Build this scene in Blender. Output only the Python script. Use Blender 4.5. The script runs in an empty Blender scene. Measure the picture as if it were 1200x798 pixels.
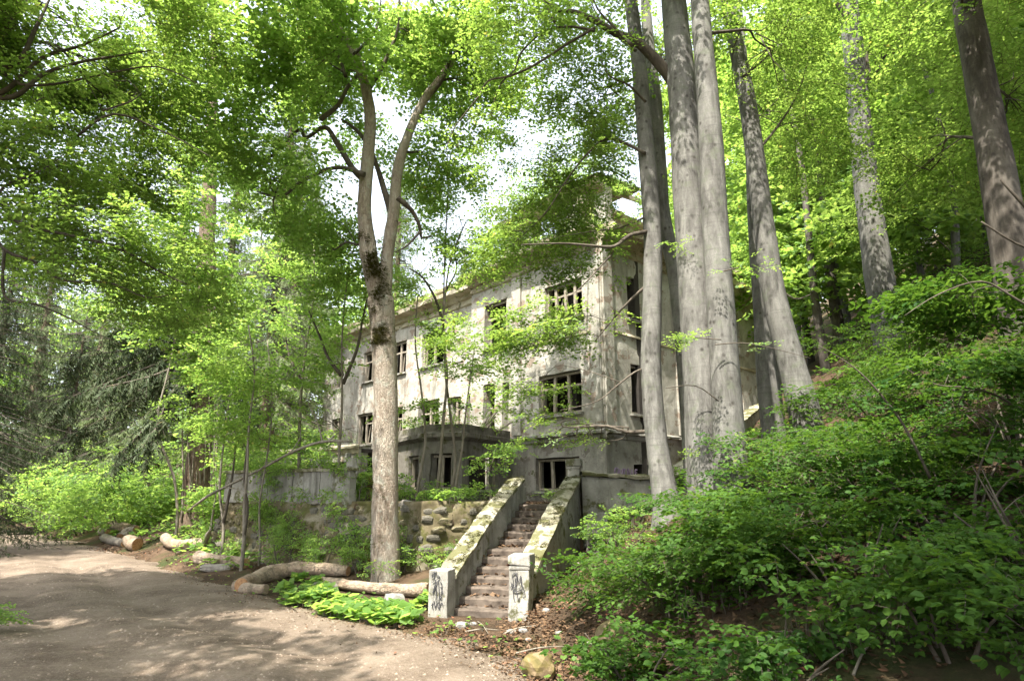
import bpy, bmesh, math, random
import numpy as np
from mathutils import Vector, Matrix, noise
R = math.radians
random.seed(7); rng = np.random.default_rng(11)
S = bpy.context.scene
COL = S.collection

# ------------------------------------------------------------------ camera, sky, sun, exposure
FPX, PITCH, CAMZ = 760.0, R(13.2), 2.1          # focal length in pixels of a 1200 wide picture
cam = bpy.data.cameras.new('camera'); camo = bpy.data.objects.new('camera', cam); COL.objects.link(camo)
cam.sensor_width = 36; cam.lens = FPX / 1200 * 36; cam.clip_end = 2000; cam.clip_start = 0.05
camo.location = (0, 0, CAMZ); camo.rotation_euler = (R(90) + PITCH, 0, 0)
S.camera = camo
W = bpy.data.worlds.new('World'); S.world = W; W.use_nodes = True
nt = W.node_tree; nt.nodes.clear()
sky = nt.nodes.new('ShaderNodeTexSky'); sky.sky_type = 'NISHITA'; sky.sun_disc = False
SUN_EL, SUN_AZ = R(61), R(-150)                   # azimuth measured from +Y towards +X
sky.sun_elevation = SUN_EL; sky.sun_rotation = SUN_AZ
sky.air_density = 1.0; sky.dust_density = 3.0; sky.ozone_density = 1.0
bg = nt.nodes.new('ShaderNodeBackground'); bg.inputs[1].default_value = 0.15
wo = nt.nodes.new('ShaderNodeOutputWorld')
hs = nt.nodes.new('ShaderNodeHueSaturation'); hs.inputs['Saturation'].default_value = .4; hs.inputs['Value'].default_value = 1.25   # desaturated and lifted so the sky goes white
nt.links.new(sky.outputs[0], hs.inputs['Color']); nt.links.new(hs.outputs[0], bg.inputs[0]); nt.links.new(bg.outputs[0], wo.inputs[0])
sl = bpy.data.lights.new('sun', 'SUN'); sl.energy = 3.6; sl.angle = R(0.5); sl.color = (1.0, 0.95, 0.86)
so = bpy.data.objects.new('sun', sl); COL.objects.link(so)
sd = Vector((math.sin(SUN_AZ) * math.cos(SUN_EL), math.cos(SUN_AZ) * math.cos(SUN_EL), math.sin(SUN_EL)))
so.rotation_euler = sd.to_track_quat('Z', 'Y').to_euler(); so.location = (0, 0, 60)
S.view_settings.view_transform = 'Standard'; S.view_settings.look = 'None'
S.view_settings.exposure = 2.1; S.view_settings.gamma = 1.0
S.cycles.max_bounces = 7; S.cycles.diffuse_bounces = 4; S.cycles.transmission_bounces = 5
S.cycles.glossy_bounces = 2; S.cycles.use_denoising = True
S.cycles.sample_clamp_indirect = 8

# ------------------------------------------------------------------ helpers
cp, sp = math.cos(PITCH), math.sin(PITCH)
def ray(px, py):
    a, b = (px - 600) / FPX, (399 - py) / FPX
    return Vector((a, cp - b * sp, sp + b * cp))
def at(px, py, Y):
    d = ray(px, py); return Vector((0, 0, CAMZ)) + d * (Y / d.y)
def gz(px, py, z):
    d = ray(px, py); return Vector((0, 0, CAMZ)) + d * ((z - CAMZ) / d.z)

def tag(o, label=None, cat=None, group=None, kind=None):
    if label: o['label'] = label
    if cat: o['category'] = cat
    if group: o['group'] = group
    if kind: o['kind'] = kind
    return o
def empty(name, loc, label=None, cat=None, group=None):
    o = bpy.data.objects.new(name, None); COL.objects.link(o); o.location = loc
    o.empty_display_size = 0.3
    return tag(o, label, cat, group)
WL = {}
def wloc(p):
    v = Vector((0, 0, 0))
    while p is not None: v += Vector(p.location); p = p.parent
    return v
def np_mesh(name, V, F, mats, parent=None, mi=None, smooth=False, attr=None):
    V = np.asarray(V, dtype=np.float32).reshape(-1, 3)
    if parent is not None: V = V - np.array(wloc(parent), dtype=np.float32)
    F = np.asarray(F, dtype=np.int32); k = F.shape[1]; m = len(F)
    me = bpy.data.meshes.new(name)
    me.vertices.add(len(V)); me.vertices.foreach_set('co', V.ravel())
    me.loops.add(m * k); me.loops.foreach_set('vertex_index', F.ravel())
    me.polygons.add(m); me.polygons.foreach_set('loop_start', np.arange(0, m * k, k, dtype=np.int32))
    if mi is not None: me.polygons.foreach_set('material_index', np.asarray(mi, dtype=np.int32))
    if smooth: me.polygons.foreach_set('use_smooth', np.ones(m, dtype=bool))
    if attr is not None:
        a = me.attributes.new('tone', 'FLOAT', 'FACE'); a.data.foreach_set('value', np.asarray(attr, dtype=np.float32))
    for x in (mats if isinstance(mats, (list, tuple)) else [mats]): me.materials.append(x)
    me.update(calc_edges=True)
    o = bpy.data.objects.new(name, me); COL.objects.link(o)
    if parent is not None: o.parent = parent
    return o

class MB:
    """collects polygons, linked as one mesh object"""
    def __init__(s): s.v = []; s.f = []; s.sm = []
    def poly(s, pts, smooth=False):
        b = len(s.v); s.v += [tuple(p) for p in pts]; s.f.append(tuple(range(b, b + len(pts)))); s.sm.append(smooth)
    def add(s, V, F, smooth=False):
        b = len(s.v); s.v += [tuple(p) for p in V]
        for f in F: s.f.append(tuple(i + b for i in f)); s.sm.append(smooth)
    def box(s, c, ax, ay, az, jit=0.0):
        """c = centre, ax/ay/az half axis vectors"""
        c, ax, ay, az = Vector(c), Vector(ax), Vector(ay), Vector(az); P = []
        for k in (-1, 1):
            for j in (-1, 1):
                for i in (-1, 1):
                    P.append(c + ax * i + ay * j + az * k + Vector([random.uniform(-jit, jit) for _ in range(3)]))
        s.add(P, [(0, 2, 3, 1), (4, 5, 7, 6), (0, 1, 5, 4), (2, 6, 7, 3), (0, 4, 6, 2), (1, 3, 7, 5)])
    def bar(s, a, b, w, h, up=(0, 0, 1)):
        a, b = Vector(a), Vector(b); d = b - a; L = d.length
        if L < 1e-6: return
        d.normalize(); u = Vector(up)
        r = d.cross(u)
        if r.length < 1e-3: r = d.cross(Vector((0, 1, 0)))
        r.normalize(); u = r.cross(d)
        s.box((a + b) / 2, d * L / 2, r * w / 2, u * h / 2)
    def tube(s, pts, rad, sides=10, rough=0.0, smooth=True, nsc=2.0, cap=True, sub=4):
        P, Q = spline(pts, rad, sub)
        n = len(P); b = len(s.v)
        t0 = (P[1] - P[0]).normalized()
        u = t0.cross(Vector((0.31, 0.95, 0.05))); u.normalize()
        for i in range(n):
            t = (P[min(i + 1, n - 1)] - P[max(i - 1, 0)]).normalized()
            u = (u - t * u.dot(t)).normalized(); v = t.cross(u)
            for k in range(sides):
                a = 2 * math.pi * k / sides
                d = u * math.cos(a) + v * math.sin(a)
                r = Q[i]
                if rough:
                    q = P[i] + d * r
                    r *= 1 + rough * noise.noise(q * nsc) + rough * 0.5 * noise.noise(q * nsc * 3.1)
                s.v.append(tuple(P[i] + d * r))
        for i in range(n - 1):
            for k in range(sides):
                k2 = (k + 1) % sides
                s.f.append((b + i * sides + k, b + i * sides + k2, b + (i + 1) * sides + k2, b + (i + 1) * sides + k)); s.sm.append(smooth)
        if cap:
            s.f.append(tuple(b + k for k in reversed(range(sides)))); s.sm.append(False)
            s.f.append(tuple(b + (n - 1) * sides + k for k in range(sides))); s.sm.append(False)
    def build(s, name, mat, parent=None, bevel=0):
        off = wloc(parent) if parent is not None else Vector((0, 0, 0))
        me = bpy.data.meshes.new(name)
        me.from_pydata([(v[0] - off.x, v[1] - off.y, v[2] - off.z) for v in s.v], [], s.f)
        for x in (mat if isinstance(mat, (list, tuple)) else [mat]): me.materials.append(x)
        me.polygons.foreach_set('use_smooth', s.sm); me.update()
        o = bpy.data.objects.new(name, me); COL.objects.link(o)
        if parent is not None: o.parent = parent
        if bevel:
            m = o.modifiers.new('bevel', 'BEVEL'); m.width = bevel; m.segments = 2; m.limit_method = 'ANGLE'
        return o
def spline(pts, rad, sub=4):
    pts = [Vector(p) for p in pts]; n = len(pts)
    if not hasattr(rad, '__len__'): rad = [rad] * n
    if len(rad) == 2 and n > 2: rad = [rad[0] + (rad[1] - rad[0]) * i / (n - 1) for i in range(n)]
    if n < 3 or sub < 2: return pts, list(rad)
    P, Q = [], []
    for i in range(n - 1):
        p0, p1, p2, p3 = pts[max(i - 1, 0)], pts[i], pts[i + 1], pts[min(i + 2, n - 1)]
        for j in range(sub):
            t = j / sub
            P.append(0.5 * ((2 * p1) + (p2 - p0) * t + (2 * p0 - 5 * p1 + 4 * p2 - p3) * t * t + (3 * p1 - p0 - 3 * p2 + p3) * t ** 3))
            Q.append(rad[i] + (rad[i + 1] - rad[i]) * t)
    P.append(pts[-1]); Q.append(rad[-1]); return P, Q

# ------------------------------------------------------------------ materials
def mat(name):
    m = bpy.data.materials.new(name); m.use_nodes = True; n = m.node_tree; n.nodes.clear()
    out = n.nodes.new('ShaderNodeOutputMaterial'); return m, n, out
def N(n, t, **kw):
    x = n.nodes.new(t)
    for k, v in kw.items():
        if k in ('blend_type', 'data_type', 'operation', 'attribute_name', 'feature', 'noise_dimensions', 'distance'): setattr(x, k, v)
        else: x.inputs[k.replace('_', ' ')].default_value = v
    return x
def noise_n(n, co, sc, det=5, rough=.6, dist=0.0):
    t = n.nodes.new('ShaderNodeTexNoise'); t.inputs['Scale'].default_value = sc; t.inputs['Detail'].default_value = det
    t.inputs['Roughness'].default_value = rough; t.inputs['Distortion'].default_value = dist
    n.links.new(co, t.inputs['Vector']); return t.outputs['Fac']
def ramp(n, fac, stops):
    r = n.nodes.new('ShaderNodeValToRGB'); e = r.color_ramp.elements
    while len(e) < len(stops): e.new(0.5)
    for i, (p, c) in enumerate(stops): e[i].position = p; e[i].color = (c[0], c[1], c[2], 1) if hasattr(c, '__len__') else (c, c, c, 1)
    n.links.new(fac, r.inputs[0]); return r.outputs[0]
def mixc(n, f, a, b, mode='MIX'):
    m = n.nodes.new('ShaderNodeMix'); m.data_type = 'RGBA'; m.blend_type = mode
    for sck, val in ((m.inputs[0], f), (m.inputs[6], a), (m.inputs[7], b)):
        if hasattr(val, 'default_value') or isinstance(val, bpy.types.NodeSocket): n.links.new(val, sck)
        elif hasattr(val, '__len__'): sck.default_value = (val[0], val[1], val[2], 1)
        else: sck.default_value = val
    return m.outputs[2]
def mapping(n, scale=(1, 1, 1), kind='Object'):
    tc = n.nodes.new('ShaderNodeTexCoord'); mp = n.nodes.new('ShaderNodeMapping'); mp.inputs['Scale'].default_value = scale
    n.links.new(tc.outputs[kind], mp.inputs[0]); return mp.outputs[0]
def bump(n, h, strength=.5, dist=.02, nrm=None):
    b = n.nodes.new('ShaderNodeBump'); b.inputs['Strength'].default_value = strength; b.inputs['Distance'].default_value = dist
    n.links.new(h, b.inputs['Height'])
    if nrm is not None: n.links.new(nrm, b.inputs['Normal'])
    return b.outputs[0]
def pbr(n, out, col, rough=.9, nrm=None, spec=.25):
    p = n.nodes.new('ShaderNodeBsdfPrincipled')
    if isinstance(col, bpy.types.NodeSocket): n.links.new(col, p.inputs['Base Color'])
    else: p.inputs['Base Color'].default_value = (*col, 1)
    if isinstance(rough, bpy.types.NodeSocket): n.links.new(rough, p.inputs['Roughness'])
    else: p.inputs['Roughness'].default_value = rough
    p.inputs['Specular IOR Level'].default_value = spec
    if nrm is not None: n.links.new(nrm, p.inputs['Normal'])
    n.links.new(p.outputs[0], out.inputs[0]); return p

def leaf_mat(name, dark, light, tdark, tlight, gloss=.06, tr=.5):
    m, n, out = mat(name)
    at_ = n.nodes.new('ShaderNodeAttribute'); at_.attribute_name = 'tone'
    d = ramp(n, at_.outputs['Fac'], [(0, dark), (.95, light), (1, (light[0] * 1.5, light[1] * .95, light[2]))])
    t = ramp(n, at_.outputs['Fac'], [(0, tdark), (.95, tlight), (1, (tlight[0] * 1.4, tlight[1] * .95, tlight[2]))])
    df = n.nodes.new('ShaderNodeBsdfDiffuse'); n.links.new(d, df.inputs[0])
    tl = n.nodes.new('ShaderNodeBsdfTranslucent'); n.links.new(t, tl.inputs[0])
    gl = n.nodes.new('ShaderNodeBsdfGlossy'); gl.inputs['Roughness'].default_value = .6; gl.inputs[0].default_value = (.5, .55, .5, 1)
    m1 = n.nodes.new('ShaderNodeMixShader'); m1.inputs[0].default_value = tr
    n.links.new(df.outputs[0], m1.inputs[1]); n.links.new(tl.outputs[0], m1.inputs[2])
    m2 = n.nodes.new('ShaderNodeMixShader'); m2.inputs[0].default_value = gloss
    n.links.new(m1.outputs[0], m2.inputs[1]); n.links.new(gl.outputs[0], m2.inputs[2])
    n.links.new(m2.outputs[0], out.inputs[0]); return m
M = {}
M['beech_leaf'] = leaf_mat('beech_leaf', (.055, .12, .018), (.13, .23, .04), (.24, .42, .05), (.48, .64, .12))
M['shade_leaf'] = leaf_mat('shade_leaf', (.035, .11, .018), (.09, .21, .03), (.10, .28, .025), (.20, .42, .045), gloss=.03)
M['maple_leaf'] = leaf_mat('maple_leaf', (.06, .13, .022), (.13, .24, .045), (.30, .50, .07), (.54, .72, .15), gloss=.04, tr=.55)
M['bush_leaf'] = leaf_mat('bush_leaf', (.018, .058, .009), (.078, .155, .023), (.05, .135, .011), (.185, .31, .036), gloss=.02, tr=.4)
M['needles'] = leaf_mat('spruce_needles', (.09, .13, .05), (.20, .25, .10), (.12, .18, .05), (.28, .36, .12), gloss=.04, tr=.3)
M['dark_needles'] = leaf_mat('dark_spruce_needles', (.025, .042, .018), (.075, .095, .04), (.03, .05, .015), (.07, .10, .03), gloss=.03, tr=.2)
M['litter'] = leaf_mat('dry_leaves', (.05, .028, .017), (.19, .115, .065), (.05, .028, .015), (.12, .07, .035), gloss=.04, tr=.2)
M['moss_tuft'] = leaf_mat('moss', (.03, .03, .008), (.085, .08, .02), (.03, .03, .01), (.06, .06, .02), gloss=.0, tr=.2)

def bark_mat(name, base, dark, light, vs=(1, 1, .25), sc=9, bumpd=.03, lichen=None, spots=False, plates=False, bs=.8):
    m, n, out = mat(name)
    co = mapping(n, vs)
    a = noise_n(n, co, sc, 8, .65, .4); b = noise_n(n, mapping(n, (1, 1, .6)), 1.3, 4, .6)
    c1 = ramp(n, a, [(.3, dark), (.52, base), (.72, light)])
    c2 = mixc(n, ramp(n, b, [(.4, 0), (.62, .55)]), c1, light)
    h = a
    if plates:
        v = n.nodes.new('ShaderNodeTexVoronoi'); v.inputs['Scale'].default_value = sc * 1.7; wv = n.nodes.new('ShaderNodeVectorMath'); wv.operation = 'MULTIPLY_ADD'; wn = n.nodes.new('ShaderNodeTexNoise'); wn.inputs['Scale'].default_value = 9; n.links.new(co, wn.inputs['Vector']); n.links.new(wn.outputs['Color'], wv.inputs[0]); wv.inputs[1].default_value = (.16, .16, .16); n.links.new(co, wv.inputs[2]); n.links.new(wv.outputs[0], v.inputs['Vector'])
        v.feature = 'DISTANCE_TO_EDGE'
        e = ramp(n, v.outputs['Distance'], [(0, 0), (.12, 1)])
        c2 = mixc(n, ramp(n, v.outputs['Distance'], [(0, .22), (.12, 0)]), c2, dark)
        hh = n.nodes.new('ShaderNodeMath'); hh.operation = 'MULTIPLY_ADD'; n.links.new(e, hh.inputs[0]); hh.inputs[1].default_value = .3; n.links.new(a, hh.inputs[2]); h = hh.outputs[0]
    if spots:
        v = n.nodes.new('ShaderNodeTexVoronoi'); v.inputs['Scale'].default_value = 5.5; n.links.new(mapping(n, (1, 1, .9)), v.inputs['Vector']); v.inputs['Randomness'].default_value = 1
        sm = ramp(n, v.outputs['Distance'], [(.08, .9), (.26, 0)])
        sel = noise_n(n, mapping(n), 1.1, 2); sel = ramp(n, sel, [(.40, 0), (.50, 1)])
        mm = n.nodes.new('ShaderNodeMath'); mm.operation = 'MULTIPLY'; n.links.new(sm, mm.inputs[0]); n.links.new(sel, mm.inputs[1])
        c2 = mixc(n, mm.outputs[0], c2, (.035, .03, .025))
        # horizontal wrinkles
        w = noise_n(n, mapping(n, (.6, .6, 9)), 3, 3, .5); c2 = mixc(n, ramp(n, w, [(.55, 0), (.75, .35)]), c2, dark)
    fn_ = noise_n(n, mapping(n, (1, 1, .8)), 38, 6, .75); c2 = mixc(n, ramp(n, fn_, [(.5, 0), (.7, .4)]), c2, dark)
    if lichen:
        l = noise_n(n, mapping(n), 4.5, 6, .7); c2 = mixc(n, ramp(n, l, [(.54, 0), (.62, lichen[3])]), c2, lichen[:3])
    pbr(n, out, c2, .9, bump(n, h, bs, bumpd)); return m
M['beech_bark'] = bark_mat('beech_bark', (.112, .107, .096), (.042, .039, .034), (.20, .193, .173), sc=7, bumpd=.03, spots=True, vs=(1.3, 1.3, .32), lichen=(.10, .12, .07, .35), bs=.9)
M['shade_bark'] = bark_mat('shaded_beech_bark', (.06, .05, .04), (.022, .018, .015), (.14, .125, .105), sc=8, bumpd=.02, spots=True, bs=.6)  # beech bark again, with the shade put into its colour
M['maple_bark'] = bark_mat('maple_bark', (.29, .235, .18), (.13, .09, .062), (.46, .41, .34), sc=13, bumpd=.04, plates=True, vs=(1.2, 1.2, .45), lichen=(.36, .36, .30, .6), bs=1)
M['old_bark'] = bark_mat('rough_brown_bark', (.13, .09, .06), (.04, .028, .02), (.22, .17, .12), sc=10, bumpd=.06, plates=True, vs=(1, 1, .2))
M['twig'] = bark_mat('twig_bark', (.075, .06, .045), (.035, .028, .022), (.14, .12, .095), sc=12, bumpd=.01, bs=.4)
M['pale_stem'] = bark_mat('pale_sapling_bark', (.17, .145, .11), (.08, .065, .05), (.29, .26, .21), sc=12, bumpd=.01, bs=.4)
M['log_bark'] = bark_mat('log_bark', (.30, .22, .15), (.14, .095, .065), (.44, .36, .27), sc=11, bumpd=.05, vs=(.7, .7, 1), bs=1, lichen=(.12, .10, .07, .7), plates=True)
M['moss_bark'] = bark_mat('moss_patch', (.035, .035, .012), (.02, .016, .010), (.075, .075, .02), sc=22, bumpd=.05, vs=(1, 1, 1), bs=1)
def endgrain():
    m, n, out = mat('cut_end_wood'); co = mapping(n)
    a = noise_n(n, co, 14, 5); pbr(n, out, ramp(n, a, [(.3, (.22, .11, .05)), (.7, (.50, .30, .16))]), .85, bump(n, a, .4, .01)); return m
M['cut'] = endgrain()

def plaster(name, c_lo, c_mid, c_hi, streak=.7, moss=.0, crack=True, grime=1.0, chips=None):
    m, n, out = mat(name)
    co = mapping(n)
    a = noise_n(n, co, 1.1, 8, .65, .3); c = ramp(n, a, [(.28, c_lo), (.5, c_mid), (.7, c_hi)])
    f = noise_n(n, co, 18, 6, .7); c = mixc(n, ramp(n, f, [(.5, 0), (.75, .45)]), c, c_lo)
    s = noise_n(n, mapping(n, (2.2, 2.2, .2)), 1.3, 6, .7, .3); c = mixc(n, ramp(n, s, [(.52, 0), (.70, streak)]), c, (c_lo[0] * .42 * grime, c_lo[1] * .42 * grime, c_lo[2] * .4 * grime))
    v = n.nodes.new('ShaderNodeTexVoronoi'); v.feature = 'DISTANCE_TO_EDGE'; v.inputs['Scale'].default_value = .8
    dm = n.nodes.new('ShaderNodeVectorMath'); dm.operation = 'ADD'; nz = n.nodes.new('ShaderNodeTexNoise'); nz.inputs['Scale'].default_value = 2.0
    n.links.new(co, nz.inputs['Vector']); n.links.new(co, dm.inputs[0]); n.links.new(nz.outputs['Color'], dm.inputs[1]); n.links.new(dm.outputs[0], v.inputs['Vector'])
    if crack: c = mixc(n, ramp(n, v.outputs['Distance'], [(0, .35), (.006, 0)]), c, (.05, .045, .04))
    if chips:
        k = noise_n(n, mapping(n, (1, 1, 1.3)), 1.9, 7, .62, .2); c = mixc(n, ramp(n, k, [(.57, 0), (.59, .8)]), c, chips)
    if moss:
        g = noise_n(n, co, 2.3, 7, .7); c = mixc(n, ramp(n, g, [(.62 - moss * .2, 0), (.68 - moss * .2, .85)]), c, (.075, .075, .022))
    hb = noise_n(n, co, 26, 7, .7)
    nr = bump(n, hb, .5, .015); nr = bump(n, a, .7, .08, nr)
    pbr(n, out, c, .93, nr, .15); return m
M['wall'] = plaster('weathered_plaster', (.20, .185, .155), (.345, .325, .275), (.46, .44, .385), .6, .0, chips=(.21, .155, .115))
M['base_wall'] = plaster('damp_basement_plaster', (.15, .14, .12), (.27, .255, .22), (.38, .365, .32), .6, .15, chips=(.14, .12, .1))
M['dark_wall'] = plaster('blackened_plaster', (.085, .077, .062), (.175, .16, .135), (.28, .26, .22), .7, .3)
M['cornice'] = plaster('stained_cornice', (.24, .20, .13), (.40, .35, .25), (.52, .47, .38), .5, .25)
M['concrete'] = plaster('old_concrete', (.135, .125, .105), (.235, .225, .195), (.38, .365, .33), .75, .35)
M['pale_concrete'] = plaster('pale_concrete', (.17, .16, .135), (.31, .295, .26), (.43, .415, .38), .8, .25)
M['mossy_wall'] = plaster('mossy_concrete', (.07, .055, .03), (.15, .125, .075), (.27, .245, .19), .75, .6)
M['coping'] = plaster('moss_eaten_coping', (.14, .125, .085), (.29, .27, .20), (.44, .42, .35), .2, .75, crack=False)
M['room_shade'] = plaster('room_shade_plaster', (.025, .022, .02), (.045, .04, .035), (.07, .06, .05), .5)  # interior shade put into the colour, near black so openings read dark
M['roof'] = plaster('rotten_roof', (.10, .075, .055), (.19, .15, .12), (.27, .24, .2), .4, .4, crack=False)
def simple(name, lo, hi, sc=8, rough=.9, b=.3, stretch=(1, 1, 1)):
    m, n, out = mat(name); a = noise_n(n, mapping(n, stretch), sc, 6, .65)
    pbr(n, out, ramp(n, a, [(.3, lo), (.7, hi)]), rough, bump(n, a, b, .02)); return m
M['step'] = simple('stair_stone', (.042, .032, .025), (.15, .12, .095), 5)
M['wood'] = simple('grey_window_wood', (.16, .13, .095), (.36, .32, .255), 9, stretch=(3, 3, .5))
M['stone'] = simple('grey_stone', (.12, .105, .085), (.30, .275, .24), 6, b=.6)
M['pale_stone'] = simple('concrete_lump', (.13, .12, .105), (.30, .285, .26), 7, b=.6)  # slightly paler and greyer than the grey stone
M['paint'] = simple('black_spray', (.02, .02, .026), (.09, .09, .10), 14)
M['purple'] = simple('faded_purple_spray', (.24, .17, .26), (.32, .25, .34), 12)
M['pebble'] = simple('track_pebbles', (.13, .095, .07), (.33, .27, .21), 3)
M['wall_stone'] = simple('rubble_stone', (.055, .05, .036), (.165, .15, .12), 5, b=.9)
def rock_mat(name, c1, c2, c3):
    m, n, out = mat(name); co = mapping(n)
    a = noise_n(n, co, 3, 7, .6, .6); b = noise_n(n, mapping(n, (1, 1, 1)), 1.7, 3, .5, 1.5)
    c = ramp(n, a, [(.3, c1), (.5, c2), (.66, c3)])
    c = mixc(n, ramp(n, b, [(.48, 0), (.53, .8)]), c, c3)
    pbr(n, out, c, .8, bump(n, a, .5, .04)); return m
M['yellow_rock'] = rock_mat('yellow_lichened_rock', (.07, .065, .02), (.14, .11, .04), (.21, .15, .09))
M['tan_rock'] = rock_mat('tan_mossy_rock', (.06, .06, .02), (.12, .095, .045), (.17, .13, .08))
def ground_mat(name, kind):
    m, n, out = mat(name); co = mapping(n)
    a = noise_n(n, co, .9, 8, .65, .2); f = noise_n(n, co, 14, 8, .75); g = noise_n(n, co, 60, 4, .7)
    if kind == 'road':
        c = ramp(n, a, [(.32, (.085, .062, .044)), (.48, (.14, .107, .079)), (.66, (.20, .158, .12))])
        c = mixc(n, ramp(n, f, [(.48, 0), (.72, .5)]), c, (.25, .21, .17))
        c = mixc(n, ramp(n, g, [(.56, 0), (.70, .7)]), c, (.38, .32, .26))
        c = mixc(n, ramp(n, f, [(.30, .6), (.42, 0)]), c, (.065, .045, .032))
        v = n.nodes.new('ShaderNodeTexVoronoi'); v.inputs['Scale'].default_value = 16; n.links.new(co, v.inputs['Vector'])
        nr = bump(n, v.outputs['Distance'], .35, .02); nr = bump(n, g, .5, .012, nr); nr = bump(n, f, .8, .04, nr)
    else:
        c = ramp(n, a, [(.32, (.035, .026, .016)), (.52, (.075, .05, .032)), (.7, (.125, .085, .055))])
        c = mixc(n, ramp(n, f, [(.5, 0), (.7, .6)]), c, (.16, .095, .055))
        k = noise_n(n, co, .5, 5, .6); c = mixc(n, ramp(n, k, [(.50, 0), (.6, .6)]), c, (.035, .06, .015))
        nr = bump(n, f, .9, .06); nr = bump(n, g, .5, .02, nr)
    pbr(n, out, c, .95, nr, .12); return m
M['road'] = ground_mat('gravel_track', 'road'); M['ground'] = ground_mat('forest_floor', 'floor')

# ------------------------------------------------------------------ terrain
EDGE = [(3.4, -30), (2.9, 0), (2.0, 4.6), (1.1, 6.8), (.25, 8.6), (-1.1, 10.6), (-2.2, 11.5), (-3.5, 12.5), (-5.7, 14.8), (-10.0, 19.6), (-16.3, 27), (-26.4, 38), (-46, 57), (-90, 95)]
LEDGE = [(-6.5, -30), (-7.2, 2), (-8.6, 9.6), (-12.8, 15.0), (-20.5, 23.5), (-31, 34), (-52, 55), (-98, 92)]
def sdist(P, line):
    """signed distance of points to polyline; positive on the right hand side of its travel"""
    P = np.asarray(P, dtype=float); best = np.full(len(P), 1e9); sgn = np.ones(len(P))
    for (x0, y0), (x1, y1) in zip(line[:-1], line[1:]):
        d = np.array([x1 - x0, y1 - y0]); L2 = d @ d; q = P - (x0, y0)
        t = np.clip((q @ d) / L2, 0, 1); r = q - t[:, None] * d; ds = np.hypot(r[:, 0], r[:, 1])
        cr = q[:, 0] * d[1] - q[:, 1] * d[0]
        m = ds < best; best[m] = ds[m]; sgn[m] = np.sign(cr[m])
    return best * sgn
SAZ = R(17.0)                                           # stair direction
SA = Vector((math.sin(SAZ), math.cos(SAZ), 0)); SR = Vector((math.cos(SAZ), -math.sin(SAZ), 0))
S0 = gz(566, 724, 0.0)
RISE, RUN, LAND, NL, NU = .141, .30, .50, 7, 6
ZT = RISE * (NL + NU)
STOP = S0 + SA * (RUN * (NL + NU) + LAND)
TW = [tuple((STOP - SR * .62 - SA * .05)[:2]), (-2.1, 15.9), (-4.1, 17.0), (-9.2, 21.4), (-9.9, 27.0)]      # left edge of terrace
RW = [tuple((STOP + SR * .62 - SA * .05)[:2]), (2.55, 16.0), (3.9, 16.3), (6.0, 18.6), (9.2, 24.0), (11.0, 27.0)]   # right wing wall
TERR = TW[::-1] + RW + [(14, 45), (-16, 45)]
def inside(P, poly):
    P = np.asarray(P); r = np.zeros(len(P), bool); n = len(poly)
    for i in range(n):
        x0, y0 = poly[i]; x1, y1 = poly[(i + 1) % n]
        c = ((y0 > P[:, 1]) != (y1 > P[:, 1])) & (P[:, 0] < (x1 - x0) * (P[:, 1] - y0) / (y1 - y0 + 1e-12) + x0); r ^= c
    return r
def sm(a, b, x): t = np.clip((x - a) / (b - a), 0, 1); return t * t * (3 - 2 * t)
def vnoise(x, y):
    return (np.sin(x * .9 + 1.3 * np.sin(y * .7)) * np.cos(y * 1.1 + .8 * np.sin(x * .6)) * .5 + np.sin(x * 2.3 + y * 1.7 + np.sin(y * 2.9)) * .2 + np.sin(x * 5.1 - y * 4.3 + 2 * np.sin(x * 1.9)) * .1)
def H(x, y):
    x = np.atleast_1d(np.asarray(x, float)); y = np.atleast_1d(np.asarray(y, float)); P = np.stack([x, y], 1)
    s = sdist(P, EDGE); l = -sdist(P, LEDGE)
    bank = np.interp(s, [0, .4, 1.6, 3.5, 8, 30, 100], [0, .05, .2, .45, .8, 3.0, 16])
    lb = np.interp(s, [0, .5, 1.5, 3, 6, 12, 40, 100], [0, .12, .5, 1.15, 1.75, 2.2, 6, 20]); kl = sm(-7.5, -11, x); bank = bank * (1 - kl) + lb * kl
    gx = np.interp(x, [.35, 1.2, 2.4, 3.3, 6.2, 10, 20, 80], [0, .45, 1.35, 1.85, 3.0, 5.3, 12.0, 50])
    gx = gx * (0.35 + .65 * sm(4.5, 11.5, y))
    side = sm(-.2, 1.6, s + .25 * x)
    h = np.maximum(bank, gx * sm(0, 1.2, s))
    left = np.interp(l, [0, .5, 3, 20, 90], [0, .08, .3, 3.0, 20]); h = np.where(l > 0, left, h)
    off = sm(0, .8, np.maximum(s, l))
    h = h + vnoise(x, y) * .10 * off + vnoise(x * 2.3, y * 2.1) * .04 * off
    ins = inside(P, TERR)
    k = sm(3.0, 7.5, x) * sm(16, 22, y)
    inn = np.maximum(ZT, ZT * (1 - k) + np.maximum(gx - .5, ZT) * k)
    inn = inn + np.maximum(y - 34, 0) * .35 * sm(-20, 8, x) + vnoise(x * 2, y * 2) * .03
    h = np.where(ins, inn, h)
    # the stair well
    q = P - np.array(S0[:2]); u = q @ np.array(SA[:2]); v = q @ np.array(SR[:2])
    L = RUN * (NL + NU) + LAND
    st = (u > .05) & (u < L + .1) & (np.abs(v) < .60)
    h = np.where(st, np.clip(u / L, 0, 1) * ZT - .35, h)
    ap = (u > -1.5) & (u <= .05) & (np.abs(v) < 1.0); h = np.where(ap, np.minimum(h, .02 - .02 * u), h)
    return h
def Hs(x, y): return float(H(x, y)[0])
def axis(lo, a, b, hi, fine, grow=1.18):
    c = list(np.arange(a, b + 1e-6, fine)); st = fine; x = a; L = []
    while x > lo: st *= grow; x -= st; L.append(x)
    st = fine; x = b; U = []
    while x < hi: st *= grow; x += st; U.append(x)
    return np.array(L[::-1] + c + U)
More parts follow.
